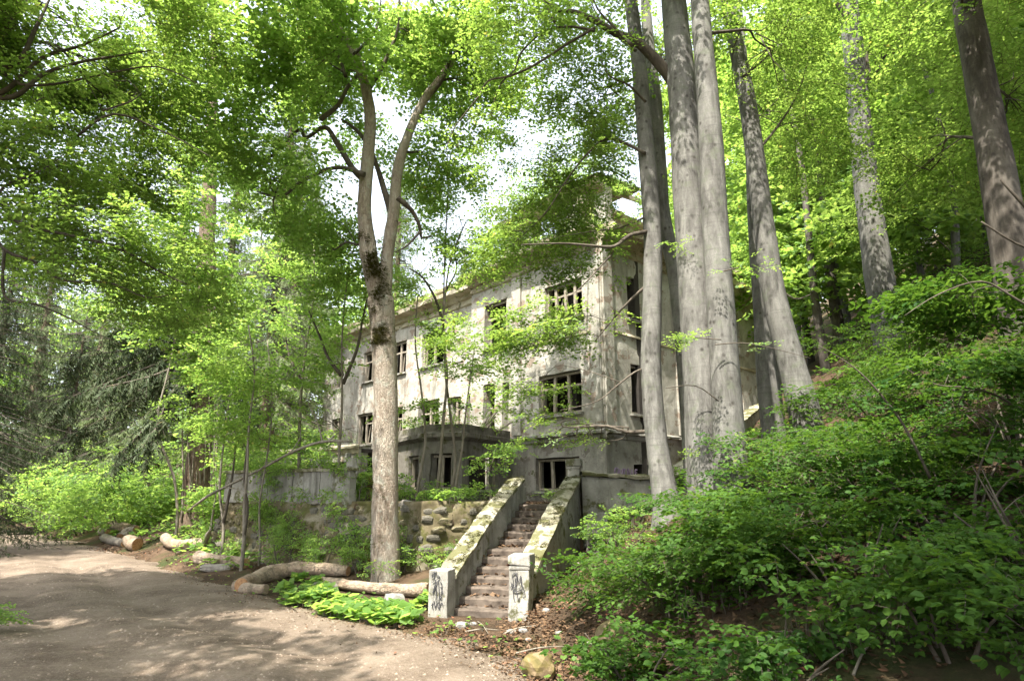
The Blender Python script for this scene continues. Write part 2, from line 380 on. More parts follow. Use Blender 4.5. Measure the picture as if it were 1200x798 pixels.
def sheet(name, xs, ys, zf, m, keep=None):
    X, Y = np.meshgrid(xs, ys); Z = zf(X.ravel(), Y.ravel()); V = np.stack([X.ravel(), Y.ravel(), Z], 1)
    nx, ny = len(xs), len(ys); i = np.arange(nx - 1); j = np.arange(ny - 1); I, J = np.meshgrid(i, j)
    a = (J * nx + I).ravel(); F = np.stack([a, a + 1, a + nx + 1, a + nx], 1)
    if keep is not None:
        k = keep(V); F = F[k[F].all(1)]
    return np_mesh(name, V, F, m, smooth=True)
def ground_z(x, y):
    P = np.stack([x, y], 1); s = sdist(P, EDGE) + vnoise(x * 2.2, y * 2.2) * .4 + vnoise(x * 7, y * 7) * .12; l = -sdist(P, LEDGE); h = H(x, y)
    onroad = sm(0.3, -.3, np.maximum(s, l)); return h - .16 * onroad
def sub_clip(): pass
g = sheet('ground', axis(-400, -16, 14, 400, .16), axis(-300, 5, 27, 500, .16), ground_z, M['ground']); tag(g, 'brown forest floor and bank with leaf litter', kind='structure')
def road_z(x, y):
    P = np.stack([x, y], 1); s = sdist(P, EDGE); l = -sdist(P, LEDGE); w = vnoise(x * .5, y * .5) * .3; e = np.maximum(s + vnoise(x * 2.2, y * 2.2) * .4 + vnoise(x * 7, y * 7) * .12, l)
    ruts = -.065 * np.exp(-((s + 1.9 + w) / .3) ** 2) - .05 * np.exp(-((s + 3.6 + w) / .32) ** 2) + .035 * np.exp(-((s + 2.75 + w) / .35) ** 2) + .03 * np.exp(-((s + .9 + w) / .4) ** 2)
    return .02 + ruts + vnoise(x * 1.1, y * 1.1) * .03 + vnoise(x * 4, y * 3.5) * .006 + vnoise(x * 13, y * 12) * .004 - .14 * sm(-.25, .55, e)
rd = sheet('road', axis(-120, -14, 5, 12, .14), axis(-40, 4, 20, 110, .14), road_z, M['road'],
           keep=lambda V: np.maximum(sdist(V[:, :2], EDGE), -sdist(V[:, :2], LEDGE)) < .6)
tag(rd, 'rutted dirt and gravel track curving away to the left', kind='structure')

# ------------------------------------------------------------------ foliage
def leaf_geo(p, d, nrm, L, w, hexa, fold=.12):
    d = np.array(d, float); d /= np.linalg.norm(d); nrm = np.array(nrm, float); nrm -= d * (nrm @ d); nrm /= (np.linalg.norm(nrm) + 1e-9)
    s = np.cross(d, nrm); p = np.array(p)
    if hexa:
        up = nrm * fold * L * .5
        V = [p, p + d * L * .32 + s * w * L * .85 + up, p + d * L * .68 + s * w * L * .8 + up, p + d * L - nrm * L * .08, p + d * L * .68 - s * w * L * .8 + up, p + d * L * .32 - s * w * L * .85 + up]
        return V, [(0, 1, 2, 3), (0, 3, 4, 5)]
    V = [p, p + d * L * .45 + s * w * L + nrm * fold * L * .4, p + d * L, p + d * L * .45 - s * w * L + nrm * fold * L * .4]
    return V, [(0, 1, 2, 3)]
def make_spray(leafL, hexa=False, nside=4, gap=.11, wob=.35, flat=.25, width=.33, stem=.008, seed=0):
    """a leafy twig one unit long along +x, lying near the xy plane"""
    r = np.random.default_rng(seed); V = []; F = []; MI = []
    def addl(p, d):
        nn = np.array([0, 0, 1.0]) + r.normal(0, flat + .12, 3)
        L = leafL * r.uniform(.7, 1.2); v, f = leaf_geo(p, np.array(d) + r.normal(0, .15, 3), nn, L, width, hexa, r.uniform(.0, .35))
        b = len(V); V.extend(v)
        for q in f: F.append(tuple(i + b for i in q)); MI.append(0)
    def twig(p0, d0, L, w):
        d0 = np.array(d0) / np.linalg.norm(d0); n = max(2, int(L / gap)); side = np.array([-d0[1], d0[0], 0]); p = np.array(p0, float); prev = p.copy()
        for i in range(1, n + 1):
            p = p + d0 * L / n + np.array([0, 0, -.004 * i]) + r.normal(0, .006, 3); sgn = 1 if i % 2 else -1
            if stem:
                b = len(V); ww = w * (1 - .6 * i / n); V.extend([prev - side * ww, prev + side * ww, p + side * ww, p - side * ww]); F.append((b, b + 1, b + 2, b + 3)); MI.append(1)
            addl(p, d0 * .75 + side * sgn * .8 + np.array([0, 0, r.normal(0, .12)])); prev = p.copy()
            if r.random() < .35: addl(p, d0 * .75 - side * sgn * .8)
        addl(p, d0)
        return
    twig((0, 0, 0), (1, 0, r.normal(0, .05)), 1.0, stem)
    for k in range(nside):
        x = .12 + .72 * (k + r.uniform(-.2, .2)) / max(nside, 1); sg = 1 if k % 2 else -1
        twig((x, 0, 0), (.75, sg * .75, r.normal(0, .1)), (.62 - .42 * x) * r.uniform(.8, 1.15), stem * .7)
    return np.array(V), np.array(F), np.array(MI)
def make_needle(seed=0, droop=.5, n=26, w=.018):
    """a hanging spruce spray one unit long"""
    r = np.random.default_rng(seed); V = []; F = []; MI = []
    for i in range(n):
        x = r.uniform(0, 1); s = r.choice([-1, 1]); z0 = -x * x * droop * .5
        p = np.array([x, 0, z0]); d = np.array([r.uniform(.2, .7), s * r.uniform(.2, .8), -r.uniform(.2, 1.0) * (droop + .3)]); L = r.uniform(.14, .34)
        side = np.cross(d, [0, 0, 1.0]); side /= np.linalg.norm(side) + 1e-9; ww = w * r.uniform(.7, 1.6)
        b = len(V); V.extend([p, p + d * L * .5 + side * ww, p + d * L, p + d * L * .5 - side * ww]); F.append((b, b + 1, b + 2, b + 3)); MI.append(0)
    b = len(V); V.extend([np.array([0, -.008, 0]), np.array([0, .008, 0]), np.array([1, .003, -.25 * droop * 2]), np.array([1, -.003, -.25 * droop * 2])]); F.append((b, b + 1, b + 2, b + 3)); MI.append(1)
    return np.array(V), np.array(F), np.array(MI)
SP = {
 'beech': [make_spray(.125, False, 4, seed=i) for i in range(5)],
 'near': [make_spray(.155, True, 3, gap=.13, seed=20 + i, stem=.005, width=.34) for i in range(5)],
 'maple': [make_spray(.15, False, 4, gap=.13, flat=.5, width=.42, seed=40 + i) for i in range(5)],
 'far': [make_spray(.21, False, 3, gap=.17, flat=.5, width=.42, stem=0, seed=60 + i) for i in range(5)],
 'needle': [make_needle(80 + i) for i in range(4)],
}
def sprays(P, yaw, pitch, roll, scale, kind, tone0=0.0, tone1=1.0, seed=3):
    """place spray templates; returns one V, F, MI, tone"""
    r = np.random.default_rng(seed); T = SP[kind]; n = len(P); which = r.integers(0, len(T), n); VV = []; FF = []; MM = []; TT = []; off = 0
    cy, sy = np.cos(yaw), np.sin(yaw); cpi, spi = np.cos(pitch), np.sin(pitch); cr, sr = np.cos(roll), np.sin(roll)
    Rm = np.empty((n, 3, 3))
    # columns: images of x, y, z
    X = np.stack([cy * cpi, sy * cpi, spi], 1); Yv = np.stack([-sy, cy, np.zeros(n)], 1); Z = np.cross(X, Yv)
    Y2 = Yv * cr[:, None] + Z * sr[:, None]; Z2 = np.cross(X, Y2)
    Rm[:, :, 0] = X; Rm[:, :, 1] = Y2; Rm[:, :, 2] = Z2
    st = r.normal(0, .16, n)
    for k in range(len(T)):
        ix = np.nonzero(which == k)[0]
        if len(ix) == 0: continue
        v, f, mi = T[k]
        w = np.einsum('nij,vj->nvi', Rm[ix] * scale[ix][:, None, None], v) + P[ix][:, None, :]
        F = f[None] + (np.arange(len(ix)) * len(v))[:, None, None] + off; off += len(ix) * len(v)
        VV.append(w.reshape(-1, 3)); FF.append(F.reshape(-1, 4)); MM.append(np.tile(mi, len(ix)))
        tn = tone0 + (tone1 - tone0) * np.clip(.5 + st[ix][:, None] + r.normal(0, .17, (len(ix), len(f))), 0, .95); tn = np.where(r.random(tn.shape) < .006, 1.0, tn)
        TT.append(tn.ravel())
    return np.concatenate(VV), np.concatenate(FF), np.concatenate(MM), np.concatenate(TT)
def blob_points(c, rad, n, clump=.55, layer=0, seed=0, thr=-.05):
    r = np.random.default_rng(seed); out = []; tries = 0
    while len(out) < n and tries < n * 8:
        tries += 1
        d = r.normal(size=3); d /= np.linalg.norm(d); q = d * r.random() ** (1 / 2.4)
        p = np.array([c[0] + q[0] * rad[0], c[1] + q[1] * rad[1], c[2] + q[2] * rad[2]])
        if clump and noise.noise(Vector(p * clump)) + .5 * noise.noise(Vector(p * clump * 2.7)) < thr: continue
        if layer: 
            lz = round(p[2] / layer); p[2] = lz * layer + r.normal(0, layer * .12) + .25 * layer * math.sin(p[0] * .9 + lz) - .06 * np.hypot(p[0] - c[0], p[1] - c[1])
        out.append(p)
    return np.array(out).reshape(-1, 3)
class Tree:
    """trunk and stems as tubes, limbs, and a crown of leafy sprays"""
    def __init__(s, name, base, label, cat='tree', group=None, bark='beech_bark', leaf='beech_leaf', kind='beech', layer=0.0, twig='twig'):
        s.root = empty(name, base, label, cat, group); s.bark = bark; s.leaf = leaf; s.kind = kind; s.layer = layer; s.twig = twig
        s.trunks = []; s.limb = MB(); s.V = []; s.F = []; s.M = []; s.T = []; s.off = 0; s.sk = []
    def stem(s, pts, rad, sides=14, rough=.07, name='trunk', m=None, flare=0, sub=5):
        P, Q = spline(pts, rad, sub)
        if flare:
            for i in range(len(P)):
                h = (P[i] - P[0]).length; Q[i] *= 1 + flare * math.exp(-h / .28)
        mb = MB(); mb.tube(P, Q, sides, rough, sub=1, nsc=1.6); mb.build(name, M[m or s.bark], s.root)
        s.sk += [(p, q) for p, q in zip(P, Q)]; return P
    def bough(s, pts, rad, sides=8, rough=.08):
        P, Q = spline(pts, rad, 4); s.limb.tube(P, Q, sides, rough, sub=1); s.sk += [(p, q) for p, q in zip(P, Q)]
    def anchor(s, c, rise=1.0):
        best = None; bd = 1e9
        for p, q in s.sk:
            d = math.hypot(p.x - c[0], p.y - c[1]) + 1.2 * abs((c[2] - rise) - p.z)
            if d < bd: bd = d; best = (p, q)
        return best
    def blob(s, c, rad, n, scale=.8, limbs=5, tone=(0, 1), layer=None, droop=.15, clump=.55, seed=None, thr=-.05, lr=.035, rise=None, free=False, minz=None):
        seed = seed if seed is not None else random.randint(0, 10 ** 6); r = np.random.default_rng(seed)
        P = blob_points(c, rad, n, clump, s.layer if layer is None else layer, seed, thr)
        if minz is not None and len(P): P = P[P[:, 2] > H(P[:, 0], P[:, 1]) + minz]
        if len(P) == 0: return
        rise = rad[2] * .4 if rise is None else rise
        A, Q = s.anchor(c, rise) if s.sk else (Vector(c) - Vector((0, 0, rad[2])), .05)
        if limbs:
            cc = Vector(c); mid = (A + cc) / 2 + Vector((0, 0, .12 * (cc - A).length)) + Vector(r.normal(0, .15, 3)); L = (cc - A).length; r0 = min(Q * .6, lr * (1 + .12 * L))
            s.limb.tube([A, A.lerp(mid, .5) + Vector(r.normal(0, .06, 3)), mid, mid.lerp(cc, .6) + Vector(r.normal(0, .1, 3)), cc], [r0, r0 * .8, r0 * .6, r0 * .45, r0 * .3], 6, .1, sub=3)
            path, _ = spline([A, mid, cc], 1, 5)
            for k in range(limbs + 4 if limbs >= 4 else limbs):
                e = Vector(P[r.integers(len(P))]); st = path[int(r.integers(len(path) // 3, len(path)))]
                m2 = (st + e) / 2 + Vector((0, 0, .10 * (e - st).length)) + Vector(r.normal(0, .12, 3))
                s.limb.tube([st, m2, e], [r0 * .38, r0 * .25, .006], 5, .05, sub=3)
        dx, dy = P[:, 0] - A.x, P[:, 1] - A.y
        yaw = np.arctan2(dy, dx) + r.normal(0, .75, len(P)); pit = r.normal(-droop, .22, len(P)); rol = r.normal(0, .25, len(P)); sc = scale * r.uniform(.65, 1.25, len(P))
        v, f, m, t = sprays(P, yaw, pit, rol, sc, s.kind, tone[0], tone[1], seed + 1)
        s.V.append(v); s.F.append(f + s.off); s.off += len(v); s.M.append(m); s.T.append(t)
    def pxblob(s, px, py, Y, rx, ry, ry_m, n, **kw):
        c = at(px, py, Y); k = Y / FPX * 1.03; s.blob(c, (rx * k, ry_m, ry * k), n, **kw)
    def done(s, crown='crown'):
        if s.limb.v: s.limb.build('limb', M[s.twig], s.root)['kind'] = 'stuff'
        if s.V:
            o = np_mesh(crown, np.concatenate(s.V), np.concatenate(s.F), [M[s.leaf], M[s.twig]], s.root, np.concatenate(s.M), attr=np.concatenate(s.T)); o['kind'] = 'stuff'
        return s.root
def copy_tree(o, parent=None):
    c = o.copy(); COL.objects.link(c); c.parent = parent
    for ch in list(o.children): copy_tree(ch, c)
    return c

# ------------------------------------------------------------------ building
def wall(parent, P0, P1, z0, z1, opens, m, thk=.38, name='wall', jit=.012, edge=.03, step=.45, cap=True):
    """vertical wall from P0 to P1 (left to right seen from outside), openings (u0,u1,w0,w1) cut through with reveals"""
    P0 = Vector((P0[0], P0[1], 0)); P1 = Vector((P1[0], P1[1], 0)); L = (P1 - P0).length; d = (P1 - P0) / L; nrm = Vector((d.y, -d.x, 0))
    def cuts(lo, hi, extra):
        c = sorted(set([lo, hi] + [round(e, 4) for e in extra if lo < e < hi])); out = []
        for a, b in zip(c[:-1], c[1:]):
            k = max(1, int(math.ceil((b - a) / step))); out += [a + (b - a) * i / k for i in range(k)]
        return out + [hi]
    us = cuts(0, L, [o[0] for o in opens] + [o[1] for o in opens]); zs = cuts(z0, z1, [o[2] for o in opens] + [o[3] for o in opens])
    nu, nz = len(us), len(zs); V = []; F = []
    hole = lambda u, z: any(o[0] < u < o[1] and o[2] < z < o[3] for o in opens)
    for layer in (0, 1):
        for j, z in enumerate(zs):
            for i, u in enumerate(us):
                p = P0 + d * u + Vector((0, 0, z)) - nrm * thk * layer
                nn = noise.noise_vector(Vector((u * 1.7 + z0 * 3 + P0.x * 5, z * 1.9, layer * 5.0 + P0.y)))
                onedge = any(o[0] - 1e-3 <= u <= o[1] + 1e-3 and o[2] - 1e-3 <= z <= o[3] + 1e-3 for o in opens)
                e = edge if onedge else 0
                if 0 < i < nu - 1 and 0 < j < nz - 1:
                    p += nrm * nn.x * jit * 2 + d * nn.y * e * 1.6 + Vector((0, 0, nn.z * e * 1.6))
                V.append(p)
    ID = lambda l, j, i: l * nu * nz + j * nu + i
    solid = np.zeros((nz - 1, nu - 1), bool)
    for j in range(nz - 1):
        for i in range(nu - 1):
            solid[j, i] = not hole((us[i] + us[i + 1]) / 2, (zs[j] + zs[j + 1]) / 2)
    for j in range(nz - 1):
        for i in range(nu - 1):
            if not solid[j, i]: continue
            F.append((ID(0, j, i), ID(0, j, i + 1), ID(0, j + 1, i + 1), ID(0, j + 1, i)))
            F.append((ID(1, j, i), ID(1, j + 1, i), ID(1, j + 1, i + 1), ID(1, j, i + 1)))
            if i == 0 or not solid[j, i - 1]: F.append((ID(0, j, i), ID(0, j + 1, i), ID(1, j + 1, i), ID(1, j, i)))
            if i == nu - 2 or not solid[j, i + 1]: F.append((ID(0, j, i + 1), ID(1, j, i + 1), ID(1, j + 1, i + 1), ID(0, j + 1, i + 1)))
            if j == 0 or not solid[j - 1, i]: F.append((ID(0, j, i), ID(1, j, i), ID(1, j, i + 1), ID(0, j, i + 1)))
            if j == nz - 2 or not solid[j + 1, i]: F.append((ID(0, j + 1, i), ID(0, j + 1, i + 1), ID(1, j + 1, i + 1), ID(1, j + 1, i)))
    mb = MB(); mb.add(V, F); return mb.build(name, M[m], parent), (P0, d, nrm, L)
def molding(parent, P0, P1, z, prof, m, name='cornice', jit=.015, e0=0, e1=0):
    """profile = list of (out, dz) run along the wall; chunked and slightly broken"""
    P0 = Vector((P0[0], P0[1], 0)); P1 = Vector((P1[0], P1[1], 0)); d = (P1 - P0).normalized(); nrm = Vector((d.y, -d.x, 0)); P0 = P0 - d * e0; P1 = P1 + d * e1
    L = (P1 - P0).length; n = max(2, int(L / .28)); V = []; F = []; k = len(prof)
    for i in range(n + 1):
        u = L * i / n
        for j, (o, dz) in enumerate(prof):
            q = P0 + d * u; w = noise.noise(Vector((q.x * 2.1, q.y * 2.1, z + j * .7))); w2 = noise.noise(Vector((q.x * 5, q.y * 5, z * 2 + j)))
            oo = o + (w * jit * 2 + min(0, w2 + .15) * jit * 5 if o > .02 else 0)
            V.append(q + nrm * oo + Vector((0, 0, z + dz + w * jit)))
    for i in range(n):
        for j in range(k - 1): F.append((i * k + j, (i + 1) * k + j, (i + 1) * k + j + 1, i * k + j + 1))
    F.append(tuple(range(k))); F.append(tuple(n * k + j for j in reversed(range(k))))
    mb = MB(); mb.add(V, F); return mb.build(name, M[m], parent)
def window(parent, fr, u0, u1, w0, w1, mull=2, transom=True, depth=.16, broken=0.0, sash=True, sill=True, wd=.07, seed=0):
    """a wooden frame standing in its opening, with mullions, transom and remains of the sashes"""
    P0, d, nrm, L = fr; r = random.Random(seed * 7 + int(u0 * 100)); up = Vector((0, 0, 1))
    q = lambda u, z, k=depth: P0 + d * u + up * z - nrm * k
    mb = MB(); g = .02
    if not r.random() < broken: mb.bar(q(u0 + wd / 2 + g, w0 + .02), q(u0 + wd / 2 + g, w1 - .03), wd, .09, nrm)
    mb.bar(q(u1 - wd / 2 - g, w0 + .02), q(u1 - wd / 2 - g, w1 - .03), wd, .09, nrm)
    mb.bar(q(u0 + wd + g, w1 - .07), q(u1 - wd - g, w1 - .07), .09, .07, up)
    if not r.random() < broken: mb.bar(q(u0 + wd + g, w0 + .05), q(u1 - wd - g, w0 + .05), .10, .06, up)
    f = mb.build('window', M['wood'], parent)
    for i in range(mull):
        u = u0 + (u1 - u0) * (i + 1) / (mull + 1)
        if r.random() < broken: continue
        b = MB(); t = r.uniform(-.02, .02); b.bar(q(u + t, w0 + .09), q(u - t, w1 - .11), .11, .075, nrm); b.build('mullion', M['wood'], f)
    if transom:
        zt = w0 + (w1 - w0) * .66
        for i in range(mull + 1):
            a = u0 + (u1 - u0) * i / (mull + 1) + .075; b_ = u0 + (u1 - u0) * (i + 1) / (mull + 1) - .075
            if r.random() < broken * .7: continue
            b = MB(); b.bar(q(a, zt + r.uniform(-.015, .015), depth + .005), q(b_, zt + r.uniform(-.02, .02), depth + .005), .06, .07, up); b.build('transom', M['wood'], f)
    if sash:
        for i in range(mull + 1):
            if r.random() < .45: continue
            a = u0 + (u1 - u0) * i / (mull + 1) + .08; b = MB(); lean = r.uniform(-.03, .12)
            b.bar(q(a + .03, w0 + .12, depth + .06), q(a + .03 + lean, w0 + (w1 - w0) * .62, depth + .1), .045, .04, nrm); b.build('sash_bar', M['wood'], f)
    if sill:
        b = MB(); b.box(q((u0 + u1) / 2, w0 - .045, -.03), d * ((u1 - u0) / 2 + .1), nrm * .09, up * .038, .006); b.build('sill', M['concrete'], parent)

ZB, ZS, ZF2, ZC = ZT, 3.92, 7.15, 10.45                   # terrace, string course, second floor, main cornice
LAZ, RAZ = R(-41), R(45)
DL = Vector((math.sin(LAZ), math.cos(LAZ), 0)); DR = Vector((math.sin(RAZ), math.cos(RAZ), 0))
C0 = at(712, 577, 20.0); C0.z = 0
def on_line(px, P, D):                                   # point where the vertical plane through pixel column px meets the line
    k = (px - 600) / FPX / cp * 1.0
    k = (px - 600) / (FPX / cp)
    t = (k * P.y - P.x) / (D.x - k * D.y); return t
t1 = on_line(601, C0, DL); A1 = C0 + DL * t1             # left end of the corner block
t2 = on_line(545, C0, DL); A2 = C0 + DL * t2
NL_ = Vector((-DL.y, DL.x, 0)) * -1
NL_ = Vector((math.sin(LAZ - math.pi / 2), math.cos(LAZ - math.pi / 2), 0))   # outward normal of the left face
A3 = A2 - NL_ * 1.0
t3 = on_line(372, A3, DL); A4 = A3 + DL * t3
R1 = C0 + DR * 11.6
BB = empty('ruined_building', (A1.x, A1.y, ZB), 'derelict three storey plastered villa with empty dark windows behind the stairs', 'building')
def uo(px, P0, D, Lw):                                   # distance along a left face wall measured from its left end
    return Lw - on_line(px, P0, D)
# corner block, left face (measured from its left end A1)
Lw = t1
def U(px): return Lw - on_line(px, C0, DL)
def UR(px): return on_line(px, C0, DR)
ob = [(U(628), U(680), 2.16, 3.22)]
_, frB = wall(BB, A1, C0, ZB - .6, ZS, ob, 'base_wall', name='basement_wall')
window(BB, frB, *ob[0], mull=2, transom=False, seed=1)
o1 = [(U(632), U(684), 4.62, 6.02)]; o2 = [(U(641), U(688), 7.85, 9.15)]
_, fr1 = wall(BB, A1, C0, ZS, ZC, o1 + o2, 'wall', name='wall')
window(BB, fr1, *o1[0], mull=2, seed=2); window(BB, fr1, *o2[0], mull=3, seed=3, broken=.15)
# right face
obr = [(UR(744), UR(762), 2.35, 3.0)]
_, frRb = wall(BB, C0, R1, ZB - .6, ZS, obr, 'base_wall', name='basement_wall')
orr = [(UR(745), UR(758), 4.6, 6.25), (UR(745), UR(759), 7.8, 9.3), (UR(864), UR(881), 7.75, 9.5), (UR(867), UR(880), 4.7, 6.3), (UR(806), UR(822), 4.7, 6.3), (UR(806), UR(822), 7.8, 9.4)]
_, frR = wall(BB, C0, R1, ZS, ZC, orr, 'wall', name='wall')
for i, o in enumerate(orr): window(BB, frR, *o, mull=0 if i < 2 else 1, seed=10 + i, transom=(i > 1), broken=.5, sash=False)
# middle block continuing left of the corner block, set back a little
A1b = A1 - NL_ * .18; A2b = A2 - NL_ * .18
def UM(px): return (A1b - A2b).length - on_line(px, A1b, DL)
om = [(UM(588), UM(599.0) - .12, 4.0, 6.1), (UM(565), UM(579), 4.0, 6.15), (UM(566), UM(593), 7.55, 9.35)]
_, frM = wall(BB, A2b, A1b, ZB - .6, ZC, om, 'wall', name='wall')
window(BB, frM, *om[0], mull=0, transom=False, seed=20, broken=.9, sill=False); window(BB, frM, *om[2], mull=1, seed=21, broken=.9, sash=False)
wall(BB, A3, A2 - NL_ * .56, ZB - .6, ZC, [], 'wall', name='wall')
# left wing, set back by a metre
L3 = t3
def UW(px): return L3 - on_line(px, A3, DL)
ow = [(UW(546), UW(558), 4.5, 6.1), (UW(487), UW(512), 4.5, 6.15), (UW(489), UW(516), 7.75, 9.35), (UW(452), UW(470), 7.75, 9.35), (UW(450), UW(468), 4.5, 6.1), (UW(524), UW(538), 4.5, 6.1), (UW(418), UW(436), 7.75, 9.35), (UW(414), UW(432), 4.5, 6.1), (UW(384), UW(394), 4.5, 6.1), (UW(384), UW(394), 7.8, 9.3)]
ow = [o for o in ow if o[1] < L3 - .15 and o[0] > .15]
_, frW = wall(BB, A4, A3, ZB - .6, ZC, ow + [(UW(405), UW(432), 2.3, 3.3)], 'wall', name='wall')
for i, o in enumerate(ow): window(BB, frW, *o, mull=1, seed=30 + i, broken=.2)
# string courses, friezes and cornices
PS = [(.0, -.22), (.05, -.18), (.05, -.06), (.14, -.02), (.14, .05), (.0, .12)]
molding(BB, A1, C0, ZS, PS, 'concrete', 'string_course', e1=.0); molding(BB, C0, R1, ZS, PS, 'concrete', 'string_course')
molding(BB, A4, A3, ZS, PS, 'concrete', 'string_course')
PC = [(.0, -.55), (.07, -.5), (.07, -.3), (.2, -.24), (.28, -.08), (.62, -.02), (.66, .14), (.0, .22)]
for a, b in ((A1, C0), (C0, R1), (A2b, A1b), (A4, A3)): molding(BB, a, b, ZC + .05, PC, 'cornice', 'cornice', jit=.03)
PF = [(.0, -.05), (.04, -.04), (.04, .04), (.0, .05)]
molding(BB, A1, C0, 7.2, PF, 'cornice', 'wall_band'); molding(BB, C0, R1, 7.2, PF, 'cornice', 'wall_band')
# pilaster strips on the corner block
for P, D, us in ((C0, DL, (.28, t1 - .25)), (C0, DR, (.28, 4.5, 8.0))):
    for u in us:
        q = P + D * u; nn = NL_ if D is DL else Vector((DR.y, -DR.x, 0)); b = MB(); b.box(q + nn * .03 + Vector((0, 0, (ZS + .14 + ZC - .55) / 2)), D * .24, nn * .045, Vector((0, 0, (ZC - .55 - ZS - .14) / 2)), .004); b.build('pilaster', M['wall'], BB)
# attic storey with broken eaves
def attic(P0, P1, back, z1, opens, name='attic_wall'):
    nrm = Vector(((P1 - P0).y, -(P1 - P0).x, 0)).normalized(); wall(BB, P0 - nrm * back, P1 - nrm * back, ZC + .1, z1, opens, 'wall', name=name, edge=.08)
    molding(BB, P0 - nrm * back, P1 - nrm * back, z1, [(.0, -.35), (.08, -.28), (.4, -.1), (.45, .06), (0, .12)], 'cornice', 'eaves', jit=.05)
AT = 12.4
attic(A1 + (A2b - A1) * .35, C0, .35, AT, [(1.7, 3.0, 11.2, 12.2)])
attic(C0, R1, .9, 11.9, [(2.5, 3.4, 11.0, 11.7), (7.0, 8.0, 11.0, 11.7)])
attic(A4, A3, .9, 11.5, [])
# floors, dark walls added to blacken the window openings, and the broken roof
BK = 8.5
def slab(z, name, m='room_shade', t=.14, inset=.2):
    back = Vector((0, 0, 0)); nl = NL_; nr = Vector((DR.y, -DR.x, 0))
    pts = [C0 - nl * inset - nr * inset, R1 - nr * inset, R1 + DL * BK * .9, A4 + DR * BK * .7, A4 - nl * inset, A3 - nl * inset, A2b - nl * inset - DL * .3, A1b - nl * inset]
    b = MB(); n = len(pts); V = [Vector((p.x, p.y, z)) for p in pts] + [Vector((p.x, p.y, z + t)) for p in pts]
    b.add(V, [tuple(reversed(range(n))), tuple(range(n, 2 * n))] + [(i, (i + 1) % n, n + (i + 1) % n, n + i) for i in range(n)]); return b.build(name, M[m], BB)
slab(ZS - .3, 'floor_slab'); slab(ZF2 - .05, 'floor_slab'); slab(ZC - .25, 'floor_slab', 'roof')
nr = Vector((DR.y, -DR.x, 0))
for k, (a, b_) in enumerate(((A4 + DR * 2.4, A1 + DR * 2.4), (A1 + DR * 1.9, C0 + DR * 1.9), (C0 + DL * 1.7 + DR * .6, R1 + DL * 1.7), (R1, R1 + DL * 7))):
    wall(BB, a, b_, ZB - .5, ZC - .3, [], 'room_shade', thk=.25, name='dark_backing', step=1.5)
mbr = MB()
for k in range(3):                                        # collapsed rafters over the corner block
    a = C0 + DL * (.6 + k * 1.3) + Vector((0, 0, AT + .1)) - NL_ * .3; b_ = a + DR * 3.6 + Vector((random.uniform(-.3, .3), 0, 0.45 - .3 * (k % 3))); mb = MB(); mb.bar(a, b_, .11, .15); mb.build('rafter', M['wood'], BB)
mb = MB()
for k in range(16):
    a = C0 + DL * (.2 + (k % 8) * .52) + DR * (.5 + (k // 8) * 1.4) + Vector((0, 0, AT + .2 + (k // 8) * .2)); mb.box(a, DL * .27, (DR + Vector((0, 0, .1))) * .6, Vector((-.1, -.1, .02)) * .3, .05)
o_ = mb.build('roof_board', M['roof'], BB); o_['kind'] = 'stuff'
# weeds and creepers on the ledges
def ledge_green(parent, a, b, z, n, out=.3, name='ledge_weeds', lf='maple_leaf', h=.25, seed=0, sc=.45):
    r = np.random.default_rng(seed); t = r.random(n); a = np.array(a)[:2]; b = np.array(b)[:2]; d = b - a; nn = np.array([d[1], -d[0]]) / np.hypot(*d)
    t = np.clip(t + .06 * np.sin(t * 40), 0, 1)
    P = np.zeros((n, 3)); P[:, :2] = a + d * t[:, None] + nn * r.uniform(-.1, out, (n, 1)); P[:, 2] = z + r.exponential(h * .5, n)
    v, f, m, tt = sprays(P, r.uniform(-math.pi, math.pi, n), r.normal(.25, .5, n), r.normal(0, .4, n), sc * r.uniform(.5, 1.2, n), 'maple', seed=seed)
    o = np_mesh(name, v, f, [M[lf], M['twig']], parent, m, attr=tt); o['kind'] = 'stuff'; return o
for i, (a, b, z, n, h) in enumerate(((A1, C0, ZC + .2, 60, .3), (A2b, A1b, ZC + .2, 90, .9), (A4, A3, ZC + .2, 220, .9), (C0, R1, ZC + .2, 90, .3), (A1, C0, AT + .1, 330, 1.1), (C0, R1, 12.0, 260, 1.0))):
    ledge_green(BB, a, b, z, n, seed=200 + i, h=h)

